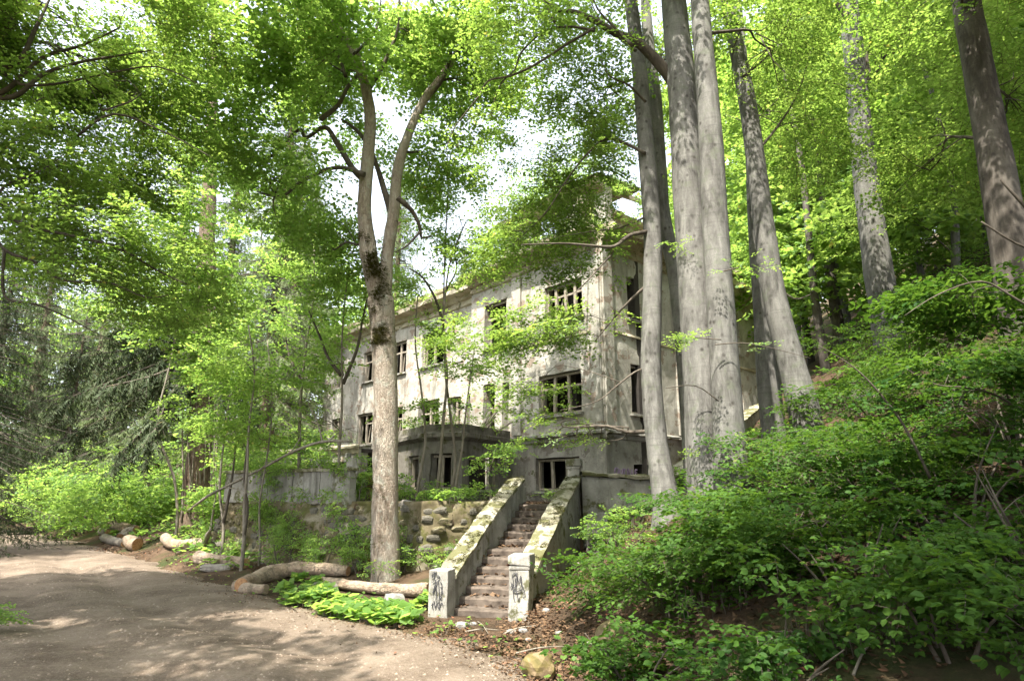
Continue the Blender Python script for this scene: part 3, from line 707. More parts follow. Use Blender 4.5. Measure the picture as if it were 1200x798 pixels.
# bay at basement level, with a balcony on top
def bay():
    Bs = on_line(598, C0, DL); PR = C0 + DL * (Bs) ; PR.z = 0
    P1_ = at(541, 577, 20.7); P2_ = at(498, 577, 21.0); P3_ = at(464, 577, 23.3)
    for p in (P1_, P2_, P3_): p.z = 0
    t = empty('garden_bay', (P1_.x, P1_.y, ZB), 'blackened low bay with three empty windows and a weedy balcony left of the stairs', 'bay')
    def seg(a, b, pxs, z0, z1, seed, mull):
        D = (b - a).normalized(); L = (b - a).length; u0 = on_line(pxs[0], a, D); u1 = on_line(pxs[1], a, D); o = [(max(u0, .15), min(u1, L - .15), z0, z1)]
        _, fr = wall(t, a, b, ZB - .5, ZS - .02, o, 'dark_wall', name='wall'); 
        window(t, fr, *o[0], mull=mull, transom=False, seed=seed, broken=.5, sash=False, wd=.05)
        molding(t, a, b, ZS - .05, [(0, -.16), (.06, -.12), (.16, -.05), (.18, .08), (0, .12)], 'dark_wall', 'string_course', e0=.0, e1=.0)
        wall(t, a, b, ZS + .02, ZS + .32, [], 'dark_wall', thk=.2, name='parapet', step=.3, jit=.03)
    seg(P1_, PR, (549, 584), 2.2, 3.25, 50, 1); seg(P2_, P1_, (502, 529), 2.2, 3.3, 51, 1); seg(P3_, P2_, (478, 489.5), 2.2, 3.3, 52, 0)
    for a, c in ((P1_ - NL_ * .2, PR - NL_ * .1), (P2_, P1_), (P3_, P2_)):
        nn_ = Vector(((c - a).y, -(c - a).x, 0)).normalized(); wall(t, a - nn_ * 1.3 - (c - a) * .1, c - nn_ * 1.3 + (c - a) * .1, ZB - .4, ZS - .25, [], 'room_shade', thk=.15, name='dark_backing', step=1.0)  # dark sheets added behind the bay openings to stand for shade inside
    b = MB(); pts = [P3_ , P2_, P1_, PR, PR + DR * .3, P3_ + DR * .6 + NL_ * -1.0]; pts = [p.lerp((P1_ + PR) / 2 + DR * 1.0, .05) for p in pts]; n = len(pts)
    V = [Vector((p.x, p.y, ZS - .2)) for p in pts] + [Vector((p.x, p.y, ZS + .02)) for p in pts]
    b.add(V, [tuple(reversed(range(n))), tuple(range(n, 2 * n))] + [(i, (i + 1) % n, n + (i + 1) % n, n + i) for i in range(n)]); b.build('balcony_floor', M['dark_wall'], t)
    for i, (a, c) in enumerate(((P2_, P1_), (P1_, PR), (P3_, P2_))): ledge_green(t, a, c, ZS + .3, 26, out=.12, seed=300 + i, h=.2, sc=.35)
    for (x0, y0, x1, y1) in ((566, 501, 583, 481), (566, 497, 577, 478), (583, 505, 600, 494), (570, 502, 580, 488)):
        c = MB(); c.bar(at(x0, y0, 22.3), at(x1, y1, 22.9), .09, .05); c = c.build('fallen_board', M['wood']); tag(c, {566: 'grey board leaning up against the balcony door, the longest', 583: 'lone board sloping down at the right end of the balcony', 570: 'short stub of board in the middle of the leaning boards'}[x0] if y0 != 497 else 'thin steep board leaning in the balcony doorway behind the longest one', 'board', 'broken boards on the balcony')
    return t
bay()

# ------------------------------------------------------------------ staircase
def staircase():
    t = empty('garden_staircase', S0, 'straight outdoor stone staircase with leaf litter between mossy sloping cheek walls', 'staircase')
    up = Vector((0, 0, 1)); HW = .56
    steps = []
    for i in range(NL): steps.append((i * RUN, (i + 1) * RISE))
    u0 = NL * RUN + LAND
    for i in range(NU): steps.append((u0 + i * RUN, (NL + i + 1) * RISE))
    for i, (u, z) in enumerate(steps):
        dep = RUN if i != NL - 1 else RUN + LAND
        if i == len(steps) - 1: dep = .8
        b = MB(); r = random.Random(i); n = 7; V = []; F = []
        for j in range(n + 1):
            v = -HW - .02 + (2 * HW + .04) * j / n; e = r.uniform(-.018, .012); e2 = r.uniform(-.012, .006)
            for (du, dz) in ((0, -RISE - .05), (.0 + e, -.035 + e2), (.03 + e, e2), (dep + .05, e2 * .5), (dep + .05, -RISE - .05)):
                V.append(S0 + SA * (u + du) + SR * v + up * (z + dz))
        for j in range(n):
            for k in range(4): F.append((j * 5 + k, (j + 1) * 5 + k, (j + 1) * 5 + k + 1, j * 5 + k + 1))
        b.add(V, F); b.build('step', M['step'], t)
    Lt = NL * RUN + LAND + NU * RUN; Ll = NL * RUN
    line = lambda u: min(u, Ll) / RUN * RISE + max(0, u - Ll - LAND) / RUN * RISE
    for sgn in (-1, 1):
        w = .30; v0 = sgn * HW; v1 = sgn * (HW + w)
        prof = [(.0, .62), (Ll - .15, NL * RISE + .50), (Ll + .06, NL * RISE + .53), (Ll + .07, NL * RISE + .60), (Lt + .1, ZT + .56 + (.04 if sgn > 0 else 0))]
        us = []; 
        for (a, za), (b_, zb) in zip(prof[:-1], prof[1:]):
            k = max(1, int((b_ - a) / .16)); us += [(a + (b_ - a) * i / k, za + (zb - za) * i / k) for i in range(k)]
        us.append(prof[-1])
        V = []; F = []
        for (u, z) in us:
            base = max(-.3, line(u) - .9)
            for (v, zz) in ((v1, base - .6), (v1, z), (v0, z), (v0, base)):
                q = S0 + SA * u + SR * v + up * zz; nn = noise.noise_vector(q * 2.2) * .018; V.append(q + (nn if zz == z else nn * .6))
        n = len(us)
        for i in range(n - 1):
            for k in range(4): F.append((i * 4 + k, (i + 1) * 4 + k, (i + 1) * 4 + (k + 1) % 4, i * 4 + (k + 1) % 4))
        F.append((0, 1, 2, 3)); F.append(tuple((n - 1) * 4 + k for k in (3, 2, 1, 0)))
        b = MB(); b.add(V, F); ck = b.build('cheek_wall', M['concrete'], t)
        # coping: two worn slabs
        for part in (0, 1):
            uu = [p for p in us if (p[0] <= Ll + .061 if part == 0 else p[0] >= Ll + .069)]; V = []; F = []
            a0, a1 = (v0 - sgn * .05, v1 + sgn * .05)
            ex = [(uu[0][0], uu[0][1])] + uu[1:]
            if part == 1: ex = [(uu[0][0] - .1, uu[0][1] - .03)] + ex
            m_ = len(ex)
            for i, (u, z) in enumerate(ex):
                for (v, zz) in ((a1, -.005), (a1, .06), ((a0 + a1) / 2, .085), (a0, .06), (a0, -.005)):
                    q = S0 + SA * u + SR * v + up * (z + zz); nn = noise.noise_vector(q * 4.0) * .028; V.append(q + nn * (1 if zz > 0 else .4))
            for i in range(m_ - 1):
                for k in range(5): F.append((i * 5 + k, (i + 1) * 5 + k, (i + 1) * 5 + (k + 1) % 5, i * 5 + (k + 1) % 5))
            F.append(tuple(range(5))); F.append(tuple((m_ - 1) * 5 + k for k in reversed(range(5))))
            b = MB(); b.add(V, F); cpp = b.build('coping', M['coping'], ck)
            pts = []; rr = np.random.default_rng(900 + part + sgn)
            k = 520; ii = rr.random(k); ua = uu[0][0] + (uu[-1][0] - uu[0][0]) * ii; zz = np.interp(ua, [p[0] for p in uu], [p[1] for p in uu]) + .075
            va = rr.uniform(min(a0, a1) + .01, max(a0, a1) - .01, k)
            P = np.array(S0)[None] + np.array(SA)[None] * ua[:, None] + np.array(SR)[None] * va[:, None]; P[:, 2] += zz
            keep = np.array([noise.noise(Vector(p) * 3.2) > .05 for p in P]); P = P[keep]; kk = len(P)
            v, f, m, tt = sprays(P, rr.uniform(-3, 3, kk), rr.uniform(-.2, .6, kk), rr.normal(0, .4, kk), .07 * rr.uniform(.5, 1.3, kk), 'far', seed=5)
            o = np_mesh('moss', v, f, [M['moss_tuft'], M['moss_tuft']], ck, m, attr=tt); o['kind'] = 'stuff'
    # posts
    def post(c, h, w, capped, lean, label, strokes, cw=1.14):
        ax, ay = SR * w / 2, SA * w / 2; b = MB(); rows = 6; V = []; F = []
        hh = h - (.24 if capped else .0)
        for i in range(rows + 1):
            z = -.3 + (hh + .3) * i / rows
            for (sx, sy) in ((-1, -1), (1, -1), (1, 1), (-1, 1)):
                q = c + ax * sx + ay * sy + up * z + SR * lean * z; q += noise.noise_vector(q * 3.3) * .02; V.append(q)
        for i in range(rows):
            for k in range(4): F.append((i * 4 + k, i * 4 + (k + 1) % 4, (i + 1) * 4 + (k + 1) % 4, (i + 1) * 4 + k))
        F.append(tuple(rows * 4 + k for k in range(4))); b.add(V, F); p = b.build('gate_post', M['pale_concrete'], t, bevel=.015)
        if label: p['label'] = label
        if capped:
            k = MB(); k.box(c + up * (h - .205) + SR * lean * h, ax * (cw - .06), ay * (cw - .06), up * .034, .008); k.box(c + up * (h - .085) + SR * lean * h, ax * cw, ay * cw, up * .084, .02); k.build('cap', M['pale_concrete'], p, bevel=.02)
        if strokes:
            g = MB(); o = c - ay * 1.0 - SA * .02
            for st in strokes:
                pts = [o + SR * (x - .5) * w + up * (y * h) + SR * lean * y * h for x, y in st]
                P, _ = spline(pts, 1, 4)
                for a, b2 in zip(P[:-1], P[1:]): g.bar(a, b2, .014, .008, (0, 0, 1) if abs((b2 - a).z) < abs((b2 - a).dot(SR)) else SR)
            g.build('graffiti', M['paint'], p)
        return p
    h1 = .80
    s1 = [[(.18, .93), (.42, .97), (.22, .84), (.20, .90)], [(.30, .97), (.34, .80)], [(.40, .90), (.60, .86), (.44, .80)], [(.22, .74), (.40, .79), (.34, .66), (.26, .52), (.36, .60), (.52, .78), (.58, .60), (.60, .42), (.52, .36)], [(.62, .76), (.72, .70), (.70, .50), (.62, .44), (.74, .42)], [(.66, .66), (.78, .52)], [(.2, .26), (.34, .36), (.4, .22), (.5, .34), (.58, .22), (.72, .34), (.8, .28)], [(.25, .32), (.30, .18)], [(.6, .36), (.64, .2)], [(.42, .70), (.46, .44), (.40, .38)]]
    s2 = [[(.10, .52), (.24, .60), (.18, .70), (.34, .73), (.42, .62), (.30, .52), (.20, .58)], [(.40, .74), (.50, .60), (.62, .70), (.66, .54), (.52, .52)], [(.24, .50), (.28, .38), (.34, .33)], [(.34, .66), (.38, .50), (.46, .42), (.52, .34), (.58, .38)], [(.60, .62), (.78, .50), (.84, .44), (.72, .42)], [(.12, .60), (.30, .47), (.72, .50)]]
    post(S0 - SA * .14 - SR * (HW + .155), h1, .36, False, .0, 'left foot post without a cap, scrawled with black graffiti', s1)
    post(S0 - SA * .14 + SR * (HW + .155), 1.08, .34, True, .03, 'right foot post with a square cap and black scribble', s2)
    post(S0 + SA * (Lt + .22) + SR * (HW + .15) + up * (ZT - .15), 1.22, .30, True, .0, 'top post with a square cap', None, 1.25)
    post(S0 + SA * (Lt + .2) - SR * (HW + .12) + up * (ZT - .2), .62, .24, False, .0, 'short top stub', None)
    return t
staircase()

# ------------------------------------------------------------------ garden walls
def rough_wall(name, label, cat, line, top, thk, mt, batter=.18, amp=.10, sub=.22, depth=.6, mcap=None, ztop_noise=.04, amp2=.04, base=None, stones=None):
    """mass wall along a line with a battered uneven face"""
    P = [Vector((p[0], p[1], 0)) for p in line]; seg = [(a, b, (b - a).length) for a, b in zip(P[:-1], P[1:])]; L = sum(x[2] for x in seg); n = max(2, int(L / sub)); cols = []
    acc = [0]
    for x in seg: acc.append(acc[-1] + x[2])
    for i in range(n + 1):
        s = L * i / n
        for k, (a, b, l) in enumerate(seg):
            if s <= acc[k + 1] + 1e-6: q = a.lerp(b, (s - acc[k]) / l); break
        s0, s1 = max(0, s - .3), min(L, s + .3)
        def pt(s):
            for k, (a, b, l) in enumerate(seg):
                if s <= acc[k + 1] + 1e-6: return a.lerp(b, (s - acc[k]) / l)
        d = (pt(s1) - pt(s0)).normalized(); cols.append((q, Vector((d.y, -d.x, 0)), s / L, s))
    V = []; F = []; rows = 22
    for q, nn, t, s in cols:
        zt = top[0] + (top[1] - top[0]) * t if len(top) == 2 else float(np.interp(t, [x[0] for x in top], [x[1] for x in top]))
        zt += noise.noise(Vector((s * 1.1, 3, zt))) * ztop_noise
        f = q + nn * .5; zb = min(Hs(f.x, f.y), zt - .3) - .35
        if base is not None: zb = base
        for j in range(rows + 1):
            z = zb + (zt - zb) * j / rows; o = batter * (zt - z); w = Vector((q.x, q.y, z))
            o += amp * noise.noise(w * .9) * 1.6 + amp2 * (noise.noise(w * 3.1) + .5 * abs(noise.noise(w * 6.3)) + .35 * noise.cell(Vector((w.x * 2.2, w.y * 2.2, w.z * 3.4)))) * 1.2; V.append(w + nn * o)
        V.append(Vector((q.x, q.y, zt + .01)) - nn * thk); V.append(Vector((q.x, q.y, zb)) - nn * thk)
    k = rows + 3
    for i in range(n):
        for j in range(k): F.append((i * k + j, (i + 1) * k + j, (i + 1) * k + (j + 1) % k, i * k + (j + 1) % k))
    F.append(tuple(reversed(range(k)))); F.append(tuple(n * k + j for j in range(k)))
    b = MB(); b.add(V, F, True)
    for i in range(len(b.sm)): b.sm[i] = (i % k) < rows
    o = b.build(name, M[mt]); tag(o, label, cat)
    if stones:
        r = random.Random(len(label)); ms = []
        for q in range(7):
            bm = bmesh.new(); bmesh.ops.create_icosphere(bm, subdivisions=2, radius=1)
            for v in bm.verts:
                p = v.co.copy(); kk = max(abs(p.x), abs(p.y), abs(p.z)); p = p.lerp(p / kk * .85, .55); p *= 1 + .28 * noise.noise(p * 1.2 + Vector((q * 5, 0, 0))) + .1 * noise.noise(p * 4 + Vector((q, 3, 0))); v.co = p
            me = bpy.data.meshes.new('stone'); bm.to_mesh(me); bm.free(); me.materials.append(M[stones[q % len(stones)]]); ms.append(me)
        z0 = 0; rowsz = max(c[0].z for c in cols) if False else None
        i = 1; k = rows + 3; lay = 0
        zmin = min(V[c * k + 0].z for c in range(n)) + .3; zmax = max(V[c * k + rows].z for c in range(n)) - .12; z = zmin
        while z < zmax:
            hgt = r.uniform(.16, .3); c = r.uniform(0, 2)
            while c < n:
                w_ = r.uniform(.2, .5); ci = int(c); zz = z + r.uniform(-.05, .05); col_ = [V[ci * k + j] for j in range(rows + 1)]; c += w_ / sub * 1.05
                if r.random() < .12 or noise.noise(Vector((ci * .12, zz * 1.2, 7))) > .38: continue
                j = min(range(rows + 1), key=lambda t: abs(col_[t].z - zz)); p = col_[j]; nn = cols[ci][1]
                if zz < Hs(p.x + nn.x * .15, p.y + nn.y * .15) - .1: continue
                so_ = bpy.data.objects.new('stone', r.choice(ms)); COL.objects.link(so_); so_.parent = o; so_.location = p + nn * r.uniform(-.075, -.03) + Vector((0, 0, 0)); so_.rotation_euler = (r.uniform(-.2, .2), r.uniform(-.25, .25), math.atan2(nn.y, nn.x) - math.pi / 2 + r.uniform(-.15, .15)); so_.scale = (w_ * .5, r.uniform(.08, .15), hgt * .52)
            z += hgt * .95
    return o
# TW runs right to left; faces the viewer when walked left to right
rough_wall('rubble_retaining_wall', 'rough grey rubble retaining wall between the stairs and the tall maple trunk', 'retaining wall', ([(-4.6, 17.45)] + TW[:3][::-1]), (ZT + .05, ZT + .08), .5, 'mossy_wall', .20, .16, amp2=.08, sub=.12, stones=('wall_stone', 'mossy_wall', 'wall_stone'))
rough_wall('mossy_retaining_wall', 'brown mossy battered retaining wall under the grey parapet', 'retaining wall', (TW[2:4][::-1] + [(-3.4, 16.7)]), (ZT + .03, ZT + .03), .5, 'mossy_wall', .26, .18, amp2=.08, sub=.12, stones=('mossy_wall', 'wall_stone', 'mossy_wall', 'tan_rock'))
rough_wall('collapsed_retaining_wall', 'low overgrown retaining wall end beside the old brown trunk', 'retaining wall', TW[3:][::-1], (ZT - .5, ZT), .5, 'mossy_wall', .25, .2, amp2=.08)
WR = [tuple((STOP + SR * .93 - SA * .02)[:2]), (2.55, 16.0), (3.35, 16.1), (3.95, 16.35), (6.0, 18.6), (9.2, 24.0), (11.5, 27.5)]
rough_wall('wing_retaining_wall', 'stained concrete wing wall climbing the slope right of the stairs behind the beeches', 'retaining wall', WR, [(0, 2.50), (.085, 2.42), (.15, 2.44), (.19, 2.72), (.24, 2.95), (.27, 3.1), (.42, 3.9), (.75, 5.2), (1, 6.0)], .3, 'concrete', .04, .03, amp2=.03, ztop_noise=.05)
rough_wall('concrete_footing', 'pale concrete footing lip at the base of the wing wall', 'footing', [tuple((STOP + SR * 1.1 - SA * .5)[:2]), tuple((STOP + SR * 1.9 - SA * .6)[:2]), tuple((STOP + SR * 2.5 - SA * .45)[:2])], (1.42, 1.40), .4, 'pale_concrete', .05, .04, amp2=.03, base=.5)
# mossy coping of the wing wall
def wing_cap():
    tops = [(691, 549), (712, 553), (735, 556), (757, 556), (772, 551), (785, 541), (800, 530), (812, 522)]
    prof = [(0, 2.50), (.085, 2.42), (.15, 2.44), (.19, 2.72), (.24, 2.95), (.27, 3.1), (.42, 3.9), (.75, 5.2), (1, 6.0)]
    P = [Vector((p[0], p[1], 0)) for p in WR]; ac = [0]
    for a, b in zip(P[:-1], P[1:]): ac.append(ac[-1] + (b - a).length)
    L = ac[-1]; b = MB(); V = []; F = []; n = 110
    for i in range(n + 1):
        s = L * i / n
        for k in range(len(P) - 1):
            if s <= ac[k + 1] + 1e-6: q = P[k].lerp(P[k + 1], (s - ac[k]) / (ac[k + 1] - ac[k])); d = (P[k + 1] - P[k]).normalized(); break
        nn = Vector((d.y, -d.x, 0)); z = float(np.interp(s / L, [x[0] for x in prof], [x[1] for x in prof]))
        for (o, dz) in ((.06, .0), (.08, .07), (-.12, .11), (-.36, .07), (-.36, .0)):
            w = q + nn * o + Vector((0, 0, z + dz)); V.append(w + noise.noise_vector(w * 3.7) * .045)
    for i in range(n):
        for k in range(5): F.append((i * 5 + k, (i + 1) * 5 + k, (i + 1) * 5 + (k + 1) % 5, i * 5 + (k + 1) % 5))
    b.add(V, F); o = b.build('coping', M['coping']); w = bpy.data.objects['wing_retaining_wall']; o.parent = w
wing_cap()
# parapet on the mossy wall
pa, pb = Vector((*TW[3], 0)), Vector((*TW[2], 0)); pd = (pb - pa).normalized(); pn = Vector((pd.y, -pd.x, 0))
t = empty('parapet', ((pa + pb) / 2)[:2] + (ZT,), 'grey concrete parapet panels with mossy top above the brown retaining wall', 'parapet')
Lp = (pb - pa).length; nP = 5
for i in range(nP):
    a = pa + pd * (Lp * i / nP + .02); b_ = pa + pd * (Lp * (i + 1) / nP - .02)
    wall(t, a + pn * .06, b_ + pn * .06, ZT - .02, ZT + .86 - .01 * i, [], 'concrete', thk=.2, name='panel', step=.3, jit=.02)
    c = MB(); c.box((a + b_) / 2 - pn * .04 + Vector((0, 0, ZT + .90 - .01 * i)), pd * (Lp / nP / 2 + .01), pn * .15, Vector((0, 0, .045)), .012); c.build('coping', M['coping'], t)
# broken white pillar at its right end, lintel behind
c = at(411, 553, 17.2)
pl = empty('broken_pillar', (c.x, c.y, ZT - .1), 'broken whitish pillar stump at the right end of the grey parapet', 'pillar')
mb = MB(); V = []; F = []
for i in range(9):
    z = ZT - .15 + 1.28 * i / 8; w = .13 + .02 * math.sin(i * 1.3)
    for k in range(8):
        a = k * math.pi / 4 + .3; q = Vector((c.x + .04 * i / 8 + math.cos(a) * w * 1.1, c.y + math.sin(a) * w, z)); V.append(q + noise.noise_vector(q * 4) * .05)
for i in range(8):
    for k in range(8): F.append((i * 8 + k, i * 8 + (k + 1) % 8, (i + 1) * 8 + (k + 1) % 8, (i + 1) * 8 + k))
F.append(tuple(64 + k for k in range(8))); mb.add(V, F); mb.build('shaft', M['pale_concrete'], pl)
po = empty('veranda_ruin', at(385, 545, 22.5)[:2] + (ZT,), 'low ruined concrete veranda with dark gap behind the grey parapet', 'ruin')
v0, v1 = at(300, 577, 26.5), at(418, 577, 22.3); D_ = (v1 - v0); D_.z = 0; Lv = D_.length; D_.normalize()
wall(po, v0, v1, ZT - .4, 3.55, [(Lv * .08, Lv * .3, 2.2, 3.15), (Lv * .38, Lv * .58, 2.2, 3.15), (Lv * .66, Lv * .9, 2.2, 3.15)], 'wall', name='wall')
molding(po, v0, v1, 3.6, PS, 'cornice', 'string_course')
for f_ in (.34, .62, .93):
    mb = MB(); q = v0 + D_ * Lv * f_; mb.bar(Vector((q.x - .1, q.y - .45, ZT)), Vector((q.x + .02, q.y - .35, 3.4)), .16, .16); mb.build('post', M['pale_concrete'], po)
slb = MB(); slb.box((v0 + v1) / 2 + DR * 1.2 + Vector((0, 0, 3.5 - ((v0 + v1) / 2).z)), D_ * Lv / 2, DR * 1.1, Vector((0, 0, .07))); slb.build('floor_slab', M['room_shade'], po)
mb = MB(); mb.box((v0 + v1) / 2 + DR * 2.4 + Vector((0, 0, 2.4 - ((v0 + v1) / 2).z)), D_ * Lv / 2, DR * .1, Vector((0, 0, 1.0))); mb.build('back_wall', M['room_shade'], po)
# faint purple scrawl on the basement wall right of the corner
def scrawl():
    P0, d, nrm, L = frRb; g = MB(); u0 = .35
    for st in ([(0, .1), (.02, .3), (.16, .34), (.2, .2), (.08, .06)], [(.28, .3), (.26, .1), (.38, .08), (.42, .3)], [(.5, .32), (.52, .1)], [(.46, .32), (.62, .3)], [(.7, .06), (.74, .34), (.86, .08)], [(.7, .18), (.84, .2)], [(.95, .32), (.98, .12), (1.1, .1)], [(1.15, .1), (1.15, .3), (1.26, .3)], [(1.15, .2), (1.24, .2)]):
        pts = [P0 + d * (u0 + x * .95) + nrm * .035 + Vector((0, 0, 2.55 + y * .85)) for x, y in st]; P, _ = spline(pts, 1, 3)
        for a, b in zip(P[:-1], P[1:]): g.bar(a, b, .02, .045, (0, 0, 1) if abs((b - a).z) < abs((b - a).dot(d)) else d)
    o = g.build('graffiti', M['purple'], BB)
scrawl()

# ------------------------------------------------------------------ main trees
def pts(Y, *xy, dY=None):
    n = len(xy)
    if not hasattr(Y, '__len__'): Y = [Y] * n
    elif len(Y) == 2 and n != 2: Y = [Y[0] + (Y[1] - Y[0]) * i / (n - 1) for i in range(n)]
    return [at(x, y, Y[i]) for i, (x, y) in enumerate(xy)]
def wr(px, Y): return px / 2 * Y / FPX                    # radius in metres of a trunk px wide
def rooted(P, drop=.35):
    """start the stem below the ground under its first point"""
    p = P[0]; z = Hs(p.x, p.y); q = Vector((p.x, p.y, min(z, p.z) - drop)); return [q] + P
def sapling(name, Yd, line, w, label, blobs, leaf='maple_leaf', kind='maple', bark='pale_stem', group=None, cat='sapling', extra=(), scale=.55, layer=0):
    P = pts(Yd, *line); z = Hs(P[0].x, P[0].y); T = Tree(name, (P[0].x, P[0].y, z), label, cat, group, bark, leaf, kind, layer, 'twig')
    w = w * .68; P = [p + noise.noise_vector(p * 1.3) * .10 if i else p for i, p in enumerate(P)]
    T.stem(rooted(P, .2), [wr(w, Yd) * 1.1] + [wr(w, Yd) * (1 - .65 * i / (len(P) - 1)) for i in range(len(P))], 8, .08, sub=4, name='stem')
    for pp, w2 in extra:
        Q = pts(Yd, *pp); T.bough(Q, [wr(w2, Yd) * (1 - .6 * i / (len(Q) - 1)) for i in range(len(Q))], 6)
    for (px, py, rx, ry, n, *o) in blobs:
        T.pxblob(px, py, Yd + (o[0] if o else 0), rx, ry, rx * Yd / FPX * .8, n, scale=scale, limbs=3, lr=.018)
    return T.done()
TS = 4.0 * 1.012 ** np.arange(260)
def on(px, py, z=.1, lift=0):
    """first point of the ground seen in that direction, raised by lift"""
    d = ray(px, py); d = d / d.y; X = d.x * TS; Z = CAMZ + d.z * TS; G = H(X, TS) + lift; k = np.nonzero(Z <= G)[0]
    k = int(k[0]) if len(k) else 150
    if k > 0 and Z[k] <= G[k]: a, b = Z[k - 1] - G[k - 1], Z[k] - G[k]; y = TS[k - 1] + (TS[k] - TS[k - 1]) * a / (a - b + 1e-9)
    else: y = TS[k]
    return Vector((d.x * y, y, Hs(d.x * y, y) + lift))
# the forked maple
Y = 15.0
b = pts(Y, (452, 676), (451, 600), (452, 520), (452, 450), (449, 395), (446, 350))
T = Tree('maple_tree', (b[0].x, b[0].y, Hs(b[0].x, b[0].y)), 'tall forked maple with flaking tan bark left of the stairs', bark='maple_bark', leaf='maple_leaf', kind='maple')
T.stem(rooted(b), [wr(36, Y), wr(32, Y), wr(30, Y), wr(28.5, Y), wr(28, Y), wr(30, Y), wr(32, Y)], 26, .10, flare=.25)
L1 = pts([15, 14.6], (446, 362), (438, 325), (432, 295), (427, 245), (430, 195), (434, 150), (430, 110), (417, 66), (402, 42), (380, 5), (365, -60), (355, -130))
T.stem(L1, [wr(21, Y), wr(23, Y), wr(22, Y), wr(18, Y), wr(17, Y), wr(15, Y), wr(13, Y), wr(12, Y), wr(10, Y), wr(7, Y), wr(5, Y), .03], 16, .14, name='fork_stem')
L2 = pts([15, 15.8], (448, 372), (451, 330), (454, 298), (461, 250), (468, 190), (492, 126), (519, 88), (540, 55), (565, 20), (585, -40), (600, -110))
T.stem(L2, [wr(19, Y), wr(18, Y), wr(16, Y), wr(15, Y), wr(13, Y), wr(11, Y), wr(10, Y), wr(8, Y), wr(6, Y), wr(4, Y), .03], 16, .12, name='fork_stem')
L3 = pts([15.2, 15.8], (462, 262), (450, 222), (436, 180), (420, 155), (400, 140)); T.bough(L3, [wr(10, Y), wr(8, Y), wr(6, Y), wr(5, Y), .03], rough=.15)
for pp, w, yy in (
    ([(428, 212), (412, 195), (392, 162), (376, 140), (352, 150), (340, 138), (300, 170), (270, 155)], 9, 14.8),
    ([(427, 205), (400, 194), (375, 195), (345, 207), (325, 219), (305, 216), (288, 209)], 7, 14.6),
    ([(325, 219), (318, 236), (320, 250)], 3, 14.6),
    ([(376, 140), (395, 120), (405, 95), (418, 75), (420, 58), (402, 48)], 7, 14.7),
    ([(405, 90), (395, 62), (380, 45), (365, 50)], 5, 14.7),
    ([(466, 232), (482, 245), (490, 260), (492, 272), (503, 268)], 7, 14.9),
    ([(492, 272), (478, 290), (465, 300)], 4, 14.9),
    ([(500, 115), (520, 95), (530, 60), (520, 30), (500, 0), (490, -50)], 6, 15.5),
    ([(540, 55), (575, 48), (610, 30), (640, 10)], 4, 15.6),
    ([(430, 110), (455, 70), (470, 30), (468, -30), (475, -90)], 6, 15),
    ([(402, 42), (370, 40), (330, 20), (290, 30)], 5, 14.4),
    ([(415, 64), (440, 30), (445, -20)], 5, 14.6)):
    P = pts(yy, *pp); P = [p + Vector((0, (.12 * i * (1 if w % 2 else -1)), 0)) for i, p in enumerate(P)]
    T.bough(P, [wr(w, yy) * (1 - .75 * i / (len(P) - 1)) for i in range(len(P))], rough=.15)
# moss burl on the fork
def trunk_moss(parent, pts_, rad, n, seed, arc=(math.pi * 1.0, 1.5), thr=0.02, size=.09):
    """small moss tufts growing on the bark, thick on the side that faces the track"""
    r = np.random.default_rng(seed); P, Q = spline(pts_, rad, 6); A = []; YW = []
    for _ in range(n):
        k = r.uniform(0, len(P) - 1.01); i = int(k); p = P[i].lerp(P[i + 1], k - i); a = r.normal(arc[0], arc[1] * .5); q = p + Vector((math.sin(a), math.cos(a), 0)) * (Q[i] + .0)
        if noise.noise(q * 2.6) + .35 * noise.noise(q * 9) < thr: continue
        A.append(tuple(q)); YW.append(math.pi / 2 - a)
    k = len(A)
    if not k: return
    v, f, m, tt = sprays(np.array(A), np.array(YW) + r.normal(0, .5, k), r.normal(-.5, .6, k), r.normal(0, .6, k), size * r.uniform(.5, 1.3, k), 'far', seed=seed)
    o = np_mesh('moss', v, f, [M['moss_tuft'], M['moss_tuft']], parent, m, attr=tt); o['kind'] = 'stuff'
trunk_moss(T.root, pts(15, (448, 405), (446, 380), (443, 345), (439, 310), (430, 275)), [wr(27, Y), wr(29, Y), wr(31, Y), wr(27, Y), wr(21, Y)], 2600, 3, (math.pi * .97, 1.0), -.08, .075)
trunk_moss(T.root, pts(15, (452, 670), (451, 600), (452, 560)), [wr(40, Y), wr(35, Y), wr(33, Y)], 300, 4, (math.pi * 1.2, 1.4), .12, .06)
B = T.pxblob
B(330, 40, 14.0, 130, 75, 2.4, 520, scale=.8, limbs=7)
B(470, 30, 15.5, 110, 65, 2.4, 400, scale=.8, limbs=6)
B(250, 140, 14.5, 90, 95, 1.3, 230, scale=.75, limbs=5)
B(330, 215, 15.5, 80, 70, 2.2, 300, scale=.7, limbs=5)
B(545, 100, 16.5, 75, 70, 2.4, 330, scale=.75, limbs=5)
B(395, 110, 17.0, 60, 75, 2.0, 210, scale=.7, limbs=3)
B(500, 205, 17.5, 65, 45, 2.0, 200, scale=.7, limbs=3)
B(390, 290, 16.5, 50, 70, 1.6, 160, scale=.65, limbs=3)
B(600, -230, 11.5, 150, 90, 2.8, 330, scale=.9, limbs=6)  # unseen bough added above the view to shade trunks, facade and stairs
B(470, -70, 14.0, 190, 60, 3.0, 130, scale=.9, limbs=6)
B(290, -70, 13.0, 150, 60, 2.5, 110, scale=.9, limbs=6)
T.done()

